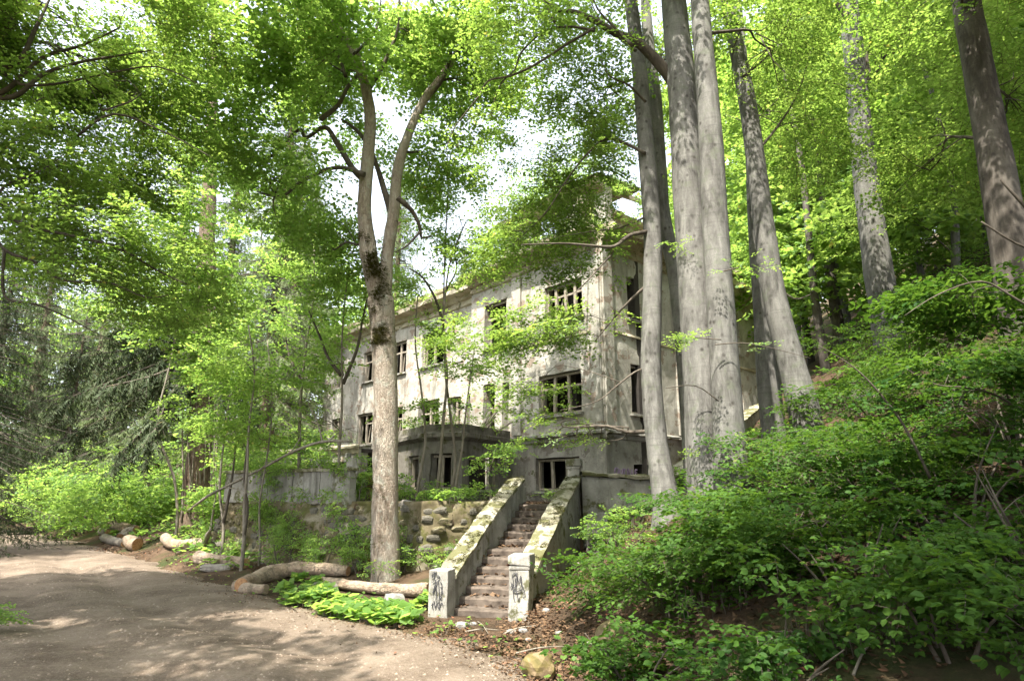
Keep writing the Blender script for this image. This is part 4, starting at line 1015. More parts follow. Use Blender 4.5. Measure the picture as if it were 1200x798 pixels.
# the grey beech cluster
def beech(base_px, Yb, Yt, stemp, widths, label, group=None, bark='beech_bark', leaf='beech_leaf', name='beech_tree', flare=.55, layer=.55, sides=22):
    P = pts([Yb, Yt], *stemp); b0 = P[0]; z = Hs(b0.x, b0.y)
    T = Tree(name, (b0.x, b0.y, z), label, group=group, bark=bark, leaf=leaf, kind='beech', layer=layer)
    W_ = [wr(w, Yb + (Yt - Yb) * i / (len(widths) - 1)) for i, w in enumerate(widths)]
    T.stem(rooted(P), [W_[0] * 1.08] + W_, sides, .05, flare=flare); return T
a = beech(0, 12.2, 13.5, [(781, 592), (770, 520), (763, 440), (764, 360), (765, 280), (758, 180), (750, 90), (739, 0), (725, -90), (715, -170)], [30, 25, 24, 23, 23, 22, 20, 17, 13, 8], 'slim grey beech leftmost of the trunk cluster, its foot curving right')
for pp, w, dy in (([(757, 272), (735, 282), (715, 300), (690, 305), (655, 308), (610, 315)], 6, -1.0), ([(715, 300), (700, 320), (680, 345), (665, 362)], 3, -.8), ([(756, 180), (735, 165), (712, 155), (690, 170), (668, 195), (640, 235), (600, 270)], 5, .6),
                  ([(762, 430), (740, 440), (715, 460), (690, 480), (650, 492)], 3, -1.2), ([(755, 255), (730, 262), (700, 262), (655, 265)], 3, .5), ([(745, 60), (720, 30), (705, 5), (695, -30)], 5, .6), ([(757, 120), (735, 105), (712, 100), (700, 85)], 4, -.4), ([(764, 330), (745, 345), (725, 365), (700, 395)], 5, .3)):
    P = pts(12.7, *pp); P = [p + Vector((0, dy * i / len(P) * 1.6, 0)) for i, p in enumerate(P)]; a.bough(P, [wr(w, 12.7) * (1 - .8 * i / (len(P) - 1)) for i in range(len(P))])
B = a.pxblob
B(660, 285, 14.0, 90, 30, 1.5, 150, scale=.62, limbs=6, layer=.5)
B(640, 385, 13.6, 100, 26, 1.4, 190, scale=.6, limbs=6, layer=.45)
B(560, 300, 15.6, 50, 22, .9, 70, scale=.55, limbs=4, layer=.4); B(640, 395, 14.6, 60, 10, .8, 30, scale=.5, limbs=4, layer=.4)
B(690, 235, 14.5, 80, 40, 1.2, 150, scale=.65, limbs=5)
B(610, 455, 13.8, 70, 22, 1.1, 70, scale=.55, limbs=5, layer=.4)
B(660, 500, 13.2, 60, 22, 1.0, 30, scale=.42, limbs=4, layer=.4)
B(700, 120, 14.5, 70, 60, 2.0, 190, scale=.7, limbs=5)
B(560, 400, 14.5, 70, 25, 1.0, 80, scale=.55, limbs=4, layer=.4)
B(610, 250, 15.2, 75, 32, 1.1, 120, scale=.6, limbs=4, layer=.45)
a.done()
bt = beech(0, 13.6, 14.4, [(812, 560), (808, 510), (803, 440), (796, 365), (788, 305), (776, 250), (772, 190), (768, 120), (760, 50), (755, -20), (752, -80)], [20, 18, 18, 17, 18, 20, 19, 17, 15, 12, 8], 'thin bent beech seen between the leftmost and the thickest trunks', sides=14)
bt.pxblob(790, 60, 15, 60, 80, 2.0, 130, scale=.7, limbs=5); bt.done()
c = beech(0, 11.6, 12.8, [(833, 600), (826, 500), (819, 400), (813, 300), (806, 200), (799, 100), (789, 0), (778, -110), (770, -200)], [48, 44, 42, 42, 40, 37, 33, 26, 18], 'thick grey beech with smooth bark, third trunk of the cluster', sides=30)
P = pts(12.5, (800, 112), (781, 88), (760, 67), (741, 54), (720, 48), (697, 37), (672, 28), (651, 28), (632, 10), (612, -15)); P = [p + Vector((0, -.06 * i, 0)) for i, p in enumerate(P)]
c.bough(P, [.16, .13, .115, .10, .09, .07, .055, .045, .035, .02], rough=.1)
for pp, w in (([(697, 37), (672, 30), (640, 32), (612, 55), (603, 75), (588, 88), (578, 110), (575, 125)], 4), ([(697, 33), (665, 50), (628, 72), (598, 84), (572, 88), (560, 105), (545, 122), (530, 140), (520, 165)], 4), ([(741, 54), (720, 30), (700, 5), (690, -30)], 5), ([(603, 30), (605, 20), (595, 8), (560, 5)], 3), ([(651, 28), (640, 5), (625, -30)], 4)):
    P = pts(11.8, *pp); c.bough([p + Vector((0, .05 * i, 0)) for i, p in enumerate(P)], [wr(w, 12) * (1 - .75 * i / (len(P) - 1)) for i in range(len(P))])
B = c.pxblob
B(640, 45, 12.2, 95, 65, 1.8, 260, scale=.62, limbs=6); B(690, -60, 12.5, 120, 60, 2.5, 210, scale=.8, limbs=5); B(560, 150, 12.5, 60, 40, 1.2, 50, scale=.5, limbs=4); B(665, 165, 13.0, 50, 50, 1.3, 130, scale=.6, limbs=4)
B(900, -60, 12.5, 110, 70, 2.5, 220, scale=.8, limbs=5)
c.done()
d = beech(0, 11.0, 12.0, [(860, 612), (855, 520), (849, 430), (843, 340), (838, 260), (832, 150), (823, 40), (815, -60), (806, -160)], [42, 37, 34, 33, 32, 30, 26, 20, 13], 'tall beech with dark scars and pocks, right in front of the thickest trunk', sides=28)
for (px, py, n_) in ((858, 318, 5), (852, 272, 5), (850, 236, 4), (866, 470, 4), (862, 520, 6), (846, 505, 4), (860, 555, 7)):
    q = at(px, py, 11.25)
d.pxblob(800, 300, 11.6, 22, 10, .3, 6, scale=.35, limbs=0); d.pxblob(850, 400, 10.7, 75, 10, .3, 20, scale=.34, limbs=0, layer=0); d.pxblob(880, 320, 10.8, 30, 22, .3, 12, scale=.34, limbs=0, layer=0); d.pxblob(845, 520, 10.7, 60, 14, .3, 16, scale=.3, limbs=0, layer=0)
for pp in ([(838, 404), (870, 402), (905, 408), (950, 420)], [(845, 398), (820, 396), (795, 392)], [(848, 318), (868, 314), (888, 322)], [(842, 470), (815, 452), (780, 455)]): d.bough(pts(10.85, *pp), [.012, .01, .007, .004][:len(pp)], 5)
d.pxblob(905, 60, 13, 50, 60, 1.6, 90, scale=.6, limbs=4)
d.done()
e = beech(0, 15.0, 15.6, [(915, 575), (907, 510), (899, 430), (892, 350), (886, 290), (882, 220), (878, 140), (870, 60), (862, -30), (856, -110)], [32, 28, 26, 20, 17, 15, 13, 11, 9, 6], 'slender beech standing between the pocked trunk and the leaning one', sides=14); e.pxblob(900, 130, 16, 60, 60, 1.8, 90, scale=.7); e.done()
f = beech(0, 13.5, 14.5, [(958, 572), (944, 490), (926, 420), (908, 350), (896, 270), (887, 200), (876, 120), (862, 50), (848, -10), (835, -90)], [44, 36, 31, 28, 25, 24, 22, 20, 17, 12], 'leaning grey beech slanting up to the left at the right of the cluster', sides=22)
for pp, w in (([(905, 330), (930, 350), (950, 345)], 3), ([(885, 180), (910, 150), (935, 110), (950, 60)], 4), ([(870, 90), (905, 60), (930, 10)], 4)):
    P = pts(14, *pp); f.bough(P, [wr(w, 14) * (1 - .7 * i / (len(P) - 1)) for i in range(len(P))])
f.pxblob(960, 150, 15, 60, 70, 2.0, 160, scale=.7); f.pxblob(930, 30, 15, 50, 60, 2, 110, scale=.7); f.done()
g_ = beech(0, 17.5, 18.0, [(1049, 470), (1042, 400), (1030, 320), (1018, 240), (1009, 160), (1003, 90), (997, 30), (990, -30), (980, -110)], [40, 36, 33, 30, 28, 26, 25, 20, 12], 'pale straight beech standing alone on the slope', sides=20)
for pp, w in (([(1000, 30), (985, 10), (972, -8), (965, -40)], 10), ([(1008, 100), (1018, 88), (1016, 60), (1030, 20)], 7), ([(1007, 108), (985, 100), (955, 92)], 4)):
    P = pts(17.7, *pp); g_.bough(P, [wr(w, 17.7) * (1 - .6 * i / (len(P) - 1)) for i in range(len(P))])
g_.pxblob(1060, 60, 17, 90, 80, 2.5, 260, scale=.8); g_.pxblob(960, -20, 18, 80, 60, 2.5, 170, scale=.8); g_.pxblob(1020, 250, 18.5, 40, 60, 1.5, 40, scale=.6); g_.done()
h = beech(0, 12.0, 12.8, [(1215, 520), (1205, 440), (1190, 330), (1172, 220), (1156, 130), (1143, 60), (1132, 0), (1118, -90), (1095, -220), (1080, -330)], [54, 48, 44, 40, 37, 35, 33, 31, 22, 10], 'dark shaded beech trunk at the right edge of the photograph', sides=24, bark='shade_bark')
h.pxblob(1130, -30, 12, 120, 70, 2.6, 240, scale=.85, limbs=5); h.pxblob(1180, 130, 14.5, 70, 110, 2.5, 300, scale=.85, limbs=5); h.pxblob(1090, 200, 14.5, 60, 70, 1.6, 140, scale=.7, limbs=4); h.done()

# the old brown tree with creepers on the left
P = pts([26, 26], (228, 606), (232, 560), (236, 500), (238, 440), (241, 370), (243, 290), (246, 200), (250, 90), (252, 0))
T = Tree('old_spruce', (P[0].x, P[0].y, Hs(P[0].x, P[0].y)), 'old rough brown trunk with hanging creepers beside the bank on the left', bark='old_bark', leaf='dark_needles', kind='needle')
T.stem(rooted(P), [wr(38, 26)] + [wr(w, 26) for w in (34, 28, 26, 24, 22, 20, 16, 11, 6)], 16, .22, flare=.5)
for k in range(9):
    x = 215 + k * 5; q = [at(x + random.uniform(-3, 3), y, 25.4 + .06 * k) for y in (612, 560, 510, 455, 400)]; mb = MB(); mb.tube(q, [.035, .03, .03, .025, .015], 5, .2, sub=3); mb.build('creeper', M['pale_stem'], T.root)
for k in range(22):
    z = 150 + k * 14; ang = random.uniform(0, 6.28); Ln = random.uniform(1.6, 3.2); s0 = at(243, z, 26)
    e1 = s0 + Vector((math.cos(ang) * Ln * .5, math.sin(ang) * Ln * .5, -.1)); e2 = s0 + Vector((math.cos(ang) * Ln, math.sin(ang) * Ln, -.7)); T.limb.tube([s0, e1, e2], [.05, .03, .01], 5, .1, sub=3)
rr = np.random.default_rng(31); PP = []; YY = []; PI = []; SC = []
for (x1, y1, x2, y2, dy) in ((170, 405, 85, 420, -1.5), (175, 430, 70, 470, -2.5), (190, 450, 95, 505, -1.0), (180, 440, 115, 455, -3.5), (200, 470, 140, 535, -2.0), (185, 415, 120, 440, 1.0), (262, 440, 300, 480, -1.0), (190, 380, 140, 385, 0), (205, 455, 175, 520, -3)):
    a0 = at(238, y1 - 25, 26); a1 = at(x1, y1, 26 + dy * .5); a2 = at(x2, y2, 26 + dy); P_, _ = spline([a0, a1, a2], 1, 9); T.limb.tube(P_, [.07 - .055 * k / (len(P_) - 1) for k in range(len(P_))], 6, .1, sub=1)
    for k, p in enumerate(P_[3:]):
        for _ in range(9): PP.append(np.array(p) + rr.normal(0, .08, 3)); YY.append(math.atan2((a2 - a0).y, (a2 - a0).x) + rr.choice([-1, 1]) * rr.uniform(.1, 1.2)); PI.append(-rr.uniform(.4, 1.4)); SC.append(rr.uniform(.5, 1.15))
v, f_, m, tt = sprays(np.array(PP), np.array(YY), np.array(PI), rr.normal(0, .3, len(PP)), np.array(SC), 'needle', seed=8); T.V.append(v); T.F.append(f_ + T.off); T.off += len(v); T.M.append(m); T.T.append(tt)
T.done()
sapling('young_maple', 24, [(208, 606), (204, 560), (185, 500), (200, 430), (215, 350), (225, 270)], 5, 'slender light green tree in front of the old brown trunk', [(200, 370, 70, 45, 190, -4), (250, 330, 60, 50, 190, -4), (150, 330, 55, 50, 120), (250, 420, 55, 35, 130, -3), (290, 380, 50, 50, 120), (220, 250, 60, 50, 170, -4), (250, 190, 50, 40, 120, -4)], scale=.75)
# spruces
def spruce_mesh(name, base, hgt, rmax, label, leaf, group=None, nb=170, z0=.12, seed=0, dens=7, tone=(0, 1), trunk='old_bark', scale=.62, cat='tree'):
    r = np.random.default_rng(seed); root = empty(name, base, label, cat, group); b = Vector(base)
    mb = MB(); mb.tube([b + Vector((0, 0, -.4)), b + Vector((.03, 0, hgt * .4)), b + Vector((0, .05, hgt))], [hgt * .017, hgt * .012, .03], 10, .1, sub=6); mb.build('trunk', M[trunk], root)
    lm = MB(); PP = []; YY = []; PI = []; SC = []
    for i in range(nb):
        t = z0 + (1 - z0) * (i / nb) ** 1.0; z = hgt * t; ang = r.uniform(0, 6.283); L = rmax * (1 - t) ** .75 * r.uniform(.7, 1.1) + .25; dr = (.25 + .35 * (1 - t)) * L
        o = np.array([math.cos(ang), math.sin(ang), 0]); s = np.array([b.x, b.y, b.z + z])
        f = lambda u: s + o * L * u + np.array([0, 0, -dr * u ** 1.4 + .18 * L * u ** 3])
        lm.tube([f(0), f(.35), f(.7), f(1)], [.03 + .006 * L, .022, .014, .006], 4, 0, sub=2, cap=False)
        k = max(4, int(dens * L))
        for q in range(k):
            u = (q + .6) / k; PP.append(f(u)); YY.append(ang + r.choice([-1, 1]) * r.uniform(.2, 1.3)); PI.append(-r.uniform(.3, 1.25)); SC.append(scale * r.uniform(.6, 1.3) * (.6 + .5 * (1 - u)))
    lm.build('limb', M['twig'], root)
    n = len(PP); v, f_, m, tt = sprays(np.array(PP), np.array(YY), np.array(PI), r.normal(0, .3, n), np.array(SC), 'needle', *tone, seed=seed)
    o = np_mesh('crown', v, f_, [M[leaf], M['twig']], root, m, attr=tt); o['kind'] = 'stuff'; return root
def gp(px, Y): x = (px - 600) / (FPX / cp) * Y; return (x, Y, Hs(x, Y))
SG = 'pale sunlit spruces behind the bank on the left'
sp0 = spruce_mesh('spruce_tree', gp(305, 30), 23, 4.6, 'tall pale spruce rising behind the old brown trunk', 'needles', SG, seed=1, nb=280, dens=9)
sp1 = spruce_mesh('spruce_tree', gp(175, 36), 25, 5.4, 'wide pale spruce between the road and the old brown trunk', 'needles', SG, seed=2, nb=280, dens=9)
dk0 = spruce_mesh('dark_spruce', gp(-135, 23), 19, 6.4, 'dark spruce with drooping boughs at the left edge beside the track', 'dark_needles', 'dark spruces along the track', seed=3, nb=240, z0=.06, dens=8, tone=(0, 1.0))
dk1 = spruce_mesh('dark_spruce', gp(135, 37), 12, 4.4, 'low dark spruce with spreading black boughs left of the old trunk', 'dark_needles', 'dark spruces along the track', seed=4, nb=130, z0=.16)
def place(src, xyz, rot, sc, label):
    o = copy_tree(src); o.location = xyz; o.rotation_euler = (0, 0, rot); o.scale = (sc, sc, sc); o['label'] = label; return o
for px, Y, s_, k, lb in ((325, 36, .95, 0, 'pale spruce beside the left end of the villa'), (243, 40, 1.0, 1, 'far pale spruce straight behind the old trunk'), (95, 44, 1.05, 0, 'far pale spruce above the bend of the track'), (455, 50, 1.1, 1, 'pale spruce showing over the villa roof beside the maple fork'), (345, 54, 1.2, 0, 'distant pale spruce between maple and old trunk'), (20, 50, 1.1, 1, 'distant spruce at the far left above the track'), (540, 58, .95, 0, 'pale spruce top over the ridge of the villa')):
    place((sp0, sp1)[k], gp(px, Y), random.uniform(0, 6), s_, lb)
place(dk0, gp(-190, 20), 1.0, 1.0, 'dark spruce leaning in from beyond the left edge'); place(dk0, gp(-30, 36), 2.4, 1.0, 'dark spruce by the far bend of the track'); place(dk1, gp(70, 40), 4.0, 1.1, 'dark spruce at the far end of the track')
# dark pine reaching over the upper left corner
P = [Vector((-11.6, 11.0, -.3)), Vector((-11.3, 11, 3)), Vector((-11.0, 10.9, 6)), Vector((-10.4, 10.8, 8.3)), Vector((-9.8, 10.7, 11)), Vector((-9.6, 10.6, 14))]
T = Tree('roadside_tree', (-11.6, 11.0, Hs(-11.6, 11.0)), 'near dark trunk with long boughs over the road in the upper left corner', bark='old_bark', leaf='beech_leaf', kind='beech', layer=.5)
T.stem(P, [.3, .26, .24, .22, .2, .1], 14, .15)
for pp, w in (([(0, 255), (30, 262), (60, 266), (95, 272), (130, 284), (160, 302), (195, 318)], 6), ([(0, 290), (30, 302), (60, 322), (110, 322), (150, 338), (175, 333)], 5), ([(0, 345), (30, 352), (60, 364), (85, 378), (110, 391)], 4), ([(0, 215), (25, 200), (50, 180), (80, 145)], 4), ([(10, 110), (40, 80), (75, 62), (115, 50), (160, 38)], 8), ([(5, 100), (40, 60), (85, 40), (125, 15)], 8), ([(15, 70), (30, 30), (38, 0), (50, -40)], 9), ([(20, 95), (60, 90), (110, 75), (170, 62), (220, 80)], 5), ([(120, 130), (150, 115), (160, 100)], 3), ([(60, 240), (75, 238), (95, 236)], 3), ([(90, 160), (130, 130), (190, 150), (240, 175)], 4)):
    P = pts(10.2, *pp); x0 = at(-20, pp[0][1] - 15, 10.4); P = [T.anchor(x0, .0)[0]] + P if pp[0][0] < 30 else P
    P = [p + Vector((0, .1 * i, 0)) for i, p in enumerate(P)]; T.bough(P, [wr(w, 10) * (1 - .75 * i / (len(P) - 1)) for i in range(len(P))])
B = T.pxblob
B(70, 60, 10.8, 90, 65, 1.5, 330, scale=.7, limbs=5); B(170, 130, 12.5, 85, 80, 1.0, 170, scale=.65, limbs=5); B(50, 190, 10.8, 90, 55, 1.4, 290, scale=.65, limbs=5)
B(85, 45, 12.5, 70, 75, 1.3, 230, scale=.65); B(120, 110, 13, 60, 50, 1.3, 130, scale=.65); B(20, 140, 12, 50, 50, 1.2, 130, scale=.65)
B(40, 120, 12.5, 80, 60, 1.0, 190, scale=.7); B(110, 215, 12.8, 90, 45, 1.0, 190, scale=.7); B(40, 275, 12.5, 80, 40, 1.0, 170, scale=.7)
B(120, 265, 10.8, 105, 45, 1.2, 230, scale=.62, limbs=5, layer=.4); B(90, 330, 10.8, 90, 30, 1.2, 130, scale=.6, limbs=5, layer=.4); B(180, 10, 11, 90, 55, 2.0, 240, scale=.7); B(40, -70, 9.5, 100, 50, 1.6, 70, scale=.8)
B(200, 340, 14, 70, 45, 1.6, 170, scale=.65)
T.done()

# ------------------------------------------------------------------ slim trees and saplings in front of the villa
SGp = 'thin saplings on the terrace in front of the bay'
sapling('young_maple', 18.0, [(488, 580), (494, 545), (499, 510), (493, 460), (488, 400), (490, 350)], 6, 'leftmost thin sapling crossing the left bay window', [(480, 400, 40, 25, 34), (485, 330, 45, 40, 60, .3)], group=SGp)
sapling('young_maple', 18.2, [(512, 580), (514, 545), (519, 490), (524, 440), (520, 380), (528, 310), (545, 260)], 7, 'tall sapling in front of the middle bay window with feathery light crown', [(530, 250, 45, 50, 90), (500, 290, 40, 40, 60)], group=SGp, extra=[([(521, 385), (510, 350), (495, 325), (480, 315)], 4)])
sapling('young_maple', 18.4, [(529, 578), (531, 540), (528, 480), (522, 430), (521, 350), (524, 260), (528, 180)], 6, 'straight thin sapling right of the middle bay window', [(530, 430, 50, 16, 26), (560, 300, 45, 30, 60)], group=SGp, extra=[([(523, 340), (535, 315), (530, 290)], 3)])
sapling('young_maple', 18.0, [(534, 572), (538, 530), (545, 480), (551, 440), (556, 410)], 5, 'slanting sapling between the two right bay windows', [(560, 432, 50, 10, 20), (500, 475, 55, 12, 26, -.5)], group=SGp)
sapling('young_maple', 17.2, [(575, 578), (572, 560), (576, 540), (580, 525)], 4, 'small leafy sapling covering the right bay window', [(575, 545, 26, 18, 34), (605, 520, 28, 12, 22)], group=SGp, scale=.4)
sapling('hazel_bush', 17.6, [(395, 600), (398, 540), (402, 470), (400, 400), (405, 330)], 6, 'leafy sapling left of the maple trunk before the villa wing', [(390, 425, 40, 28, 34), (405, 350, 45, 40, 80), (365, 495, 35, 16, 16), (375, 270, 45, 40, 60)], extra=[([(400, 440), (385, 420), (375, 395), (360, 360)], 5), ([(402, 450), (418, 410), (424, 380), (430, 350)], 5)])
sapling('birch_sapling', 19.0, [(350, 560), (353, 480), (358, 410), (366, 350), (368, 290)], 6, 'pale birch stem behind the parapet', [(355, 400, 45, 40, 70), (340, 320, 50, 40, 90), (395, 385, 35, 20, 30)], extra=[([(355, 450), (340, 420), (335, 395)], 4)])
sapling('hazel_bush', 18.5, [(305, 640), (307, 590), (312, 530), (318, 470), (312, 400)], 4, 'thin stem rising from the bank left of the parapet', [(300, 440, 55, 40, 110), (290, 500, 50, 28, 70), (330, 510, 40, 20, 45)])
sapling('hazel_bush', 17.6, [(286, 630), (285, 590), (289, 550), (292, 500), (300, 440), (290, 380)], 6, 'grey double stem growing out of a stub on the bank', [(265, 420, 50, 40, 90), (330, 460, 45, 30, 60)], extra=[([(286, 628), (290, 595), (286, 560), (290, 520)], 4)])
sapling('hazel_bush', 19.5, [(262, 620), (256, 570), (262, 510), (270, 450)], 5, 'arching stems between the old trunk and the parapet', [(270, 500, 40, 30, 60), (240, 480, 40, 30, 50)], extra=[([(262, 612), (272, 560), (276, 520)], 4)])
# fallen grey pole arching to the bank
mb = MB(); mb.tube([on(214, 604)] + [at(x, y, yy) for x, y, yy in ((238, 585, 18.6), (263, 571, 18.1), (305, 550, 17.7), (340, 531, 17.3), (375, 518, 17.0), (413, 517, 16.9))], [.03, .035, .035, .03, .035, .035, .028], 8, .25)
for x0, y0, x1, y1, x2, y2 in ((263, 571, 285, 575, 305, 590), (340, 531, 352, 512, 350, 495), (305, 550, 318, 540, 335, 545), (385, 517, 400, 505, 420, 500)): mb.tube([at(x0, y0, 17.8 - (x0 - 263) * .006), at(x1, y1, 17.6), at(x2, y2, 17.5)], [.016, .011, .005], 5, .2)
mb.tube([at(x, y, yy) for x, y, yy in ((378, 518, 17.0), (372, 495, 17.1), (360, 470, 17.3))], [.03, .02, .01], 6, .1)
o = mb.build('fallen_branch', M['pale_stem']); tag(o, 'long bare pale branch leaning across the grey parapet', 'branch')
for i, (p0, p1, y0, y1, lb) in enumerate((((252, 615), (283, 568), 18, 18.4, 'thin dead pole leaning beside the old trunk roots'), ((245, 630), (256, 560), 17.5, 18.6, 'split grey pole standing against the bank'), ((355, 645), (425, 612), 15.6, 16.2, 'bare arching twig on the bank above the big log'), ((360, 655), (420, 620), 15.4, 16.2, 'lower bare twig sweeping down to the big log'), ((262, 632), (305, 612), 17.6, 17.9, 'thin stick slanting from the grey stub'))):
    mb = MB(); a_ = on(*p0); b_ = at(*p1, a_.y + .5); mb.tube([a_, (a_ + b_) / 2 + Vector((0, 0, -.08)), b_], [.05 if i < 2 else .02, .04 if i < 2 else .016, .01], 6, .2); tag(mb.build('dead_stick', M['pale_stem']), lb, 'stick')

# ------------------------------------------------------------------ the wood behind: a few trees, copied
def bg_beech(px, Y, hgt, rad, n, seed, label, group, z0=.22, leaf='beech_leaf', scale=1.25, tw=.011, tone=(0, 1), thr=-.02):
    global rng
    x, y, z = gp(px, Y); r = np.random.default_rng(seed); T = Tree('beech_tree', (x, y, z), label, group=group, bark='beech_bark', leaf=leaf, kind='far')
    P = [Vector((x + .4 * math.sin(i * .8 + seed), y, z - .4 + (hgt + .2) * i / 6)) for i in range(7)]
    T.stem(P, [hgt * tw * (1 - .8 * i / 6) for i in range(7)], 10, .08, sub=3)
    for k in range(5):
        t = z0 + (1 - z0) * (k + .5) / 5; ry = rad * (1.0 - .75 * abs(t - .5)) ; a = r.uniform(0, 6.28)
        T.blob((x + math.cos(a) * rad * .25, y + math.sin(a) * rad * .25, z + hgt * t), (ry, ry, hgt * (1 - z0) / 5 * .85), n // 5, scale=scale, limbs=5, lr=.03, clump=.45, thr=thr, tone=tone)
    return T.done()
BG = 'beeches of the wood behind the grey trunks'
bsrc = [bg_beech(930, 30, 20, 4.2, 900, 1, 'bright green beech directly behind the leaning trunk', BG), bg_beech(1010, 36, 23, 5.0, 1000, 2, 'sunlit beech on the hillside behind the lone pale beech', BG), bg_beech(1120, 30, 15, 4.4, 850, 3, 'full beech with low foliage on the hillside at the right', BG, z0=.08)]
spots = [(880, 38, 0), (960, 44, 1), (1070, 42, 0), (1160, 40, 1), (1230, 34, 2), (900, 54, 1), (985, 58, 0), (1060, 56, 2), (1140, 55, 1), (1230, 52, 0), (840, 62, 0), (940, 72, 1), (1040, 74, 2), (1150, 72, 0), (1260, 70, 1), (1300, 30, 2), (1210, 25, 2), (1000, 27, 2), (790, 70, 1), (700, 78, 0), (1160, 22, 2), (1290, 45, 0), (970, 90, 1), (1090, 92, 0), (1220, 90, 2), (880, 90, 2), (1350, 62, 0), (1340, 24, 0), (1400, 40, 1)]
for i, (px, Y, k) in enumerate(spots):
    far = 'far up the slope' if Y > 50 else 'half way up the slope' if Y > 33 else 'low on the slope'
    where = 'above the villa roof' if px < 850 else 'behind the trunk cluster' if px < 920 else 'behind the leaning beech' if px < 990 else 'behind the lone pale beech' if px < 1075 else 'between lone pale beech and dark right trunk' if px < 1155 else 'behind the dark right trunk' if px < 1240 else 'just beyond the right edge'
    o = place(bsrc[k], gp(px, Y), random.uniform(0, 6.28), random.uniform(.85, 1.15), 'green beech ' + where + ', ' + far)
    o['group'] = 'green beeches of the wood ' + where + ' ' + far
LG = 'leafy trees left of the villa'
lsrc = [bg_beech(-40, 58, 15, 4.4, 850, 5, 'fresh green broadleaf far beyond the left edge', LG, z0=.12, leaf='maple_leaf'), bg_beech(285, 38, 17, 4.0, 800, 6, 'airy broadleaf left of the villa wing behind the parapet', LG, z0=.2, leaf='maple_leaf', thr=.05)]
for px, Y, k, s_, lb in ((60, 62, 0, 1.2, 'distant green tree over the end of the track'), (200, 60, 1, 1.1, 'distant green tree behind the spruces'), (340, 42, 1, 1.0, 'green tree between two pale spruces'), (-160, 44, 1, 1.3, 'tall green tree beyond the left edge'), (100, 84, 0, 1.5, 'hazy green tree at the vanishing point of the track'), (-20, 80, 1, 1.5, 'hazy tree left of the end of the track'), (420, 70, 1, 1.2, 'hazy green tree behind the villa wing')):
    o = place(lsrc[k], gp(px, Y), random.uniform(0, 6), s_, lb)
# bare distant trunks on the shady slope
for px, Y, w, y1, lb in ((985, 24, 12, 340, 'thin grey trunk glimpsed between the leaning and the lone beech'), (1008, 26, 16, 350, 'dark forked trunk behind the foot of the lone beech'), (1075, 27, 14, 355, 'thin dark trunk just right of the lone pale beech'), (968, 30, 10, 330, 'far slender pale trunk above the leaning beech foot')):
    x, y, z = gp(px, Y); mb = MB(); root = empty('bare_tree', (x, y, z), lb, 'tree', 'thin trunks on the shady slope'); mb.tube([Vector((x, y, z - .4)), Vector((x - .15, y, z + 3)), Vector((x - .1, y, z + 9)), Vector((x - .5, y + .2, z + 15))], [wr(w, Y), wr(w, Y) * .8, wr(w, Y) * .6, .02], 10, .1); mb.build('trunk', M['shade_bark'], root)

# ------------------------------------------------------------------ bushes
def bush(name, px, Yc, rx, h, n, label, group=None, leaf='shade_leaf', kind='near', scale=.6, layer=.22, nst=5, tone=(0, 1), zlift=.15, cat='bush', thr=-.12, droop=.12, bark='twig', flat=.9, clump=1.0):
    """several thin stems leaning outward under flat leafy layers; grows from the ground at that place"""
    x = (px - 600) / (FPX / cp) * Yc; z = Hs(x, Yc); T = Tree(name, (x, Yc, z), label, cat, group, bark, leaf, kind, layer, 'twig'); r = random.Random(int(px * 7 + Yc * 31))
    for k in range(nst):
        a = r.uniform(0, 6.28); q = r.uniform(.45, .95); tip = Vector((x + math.cos(a) * rx * q, Yc + math.sin(a) * rx * flat * q, z + h * r.uniform(.6, 1.0))); s0 = Vector((x + math.cos(a) * .12, Yc + math.sin(a) * .12, z - .12))
        mid = s0.lerp(tip, .45) + Vector((-.05, 0, .14 * h)); P, Q = spline([s0, mid, tip], [.018 + .006 * h, .013, .004], 5)
        mb = MB(); mb.tube(P, Q, 5, .1, sub=1); mb.build('stem', M[bark], T.root); T.sk += list(zip(P, Q))
    T.blob((x, Yc, z + h * .5 + zlift), (rx, rx * flat, h * .52), n, scale=scale, limbs=3, clump=clump, thr=thr, lr=.008, rise=0, tone=tone, minz=.08, droop=droop)
    return T.done()
SBG = 'beech saplings on the right slope'
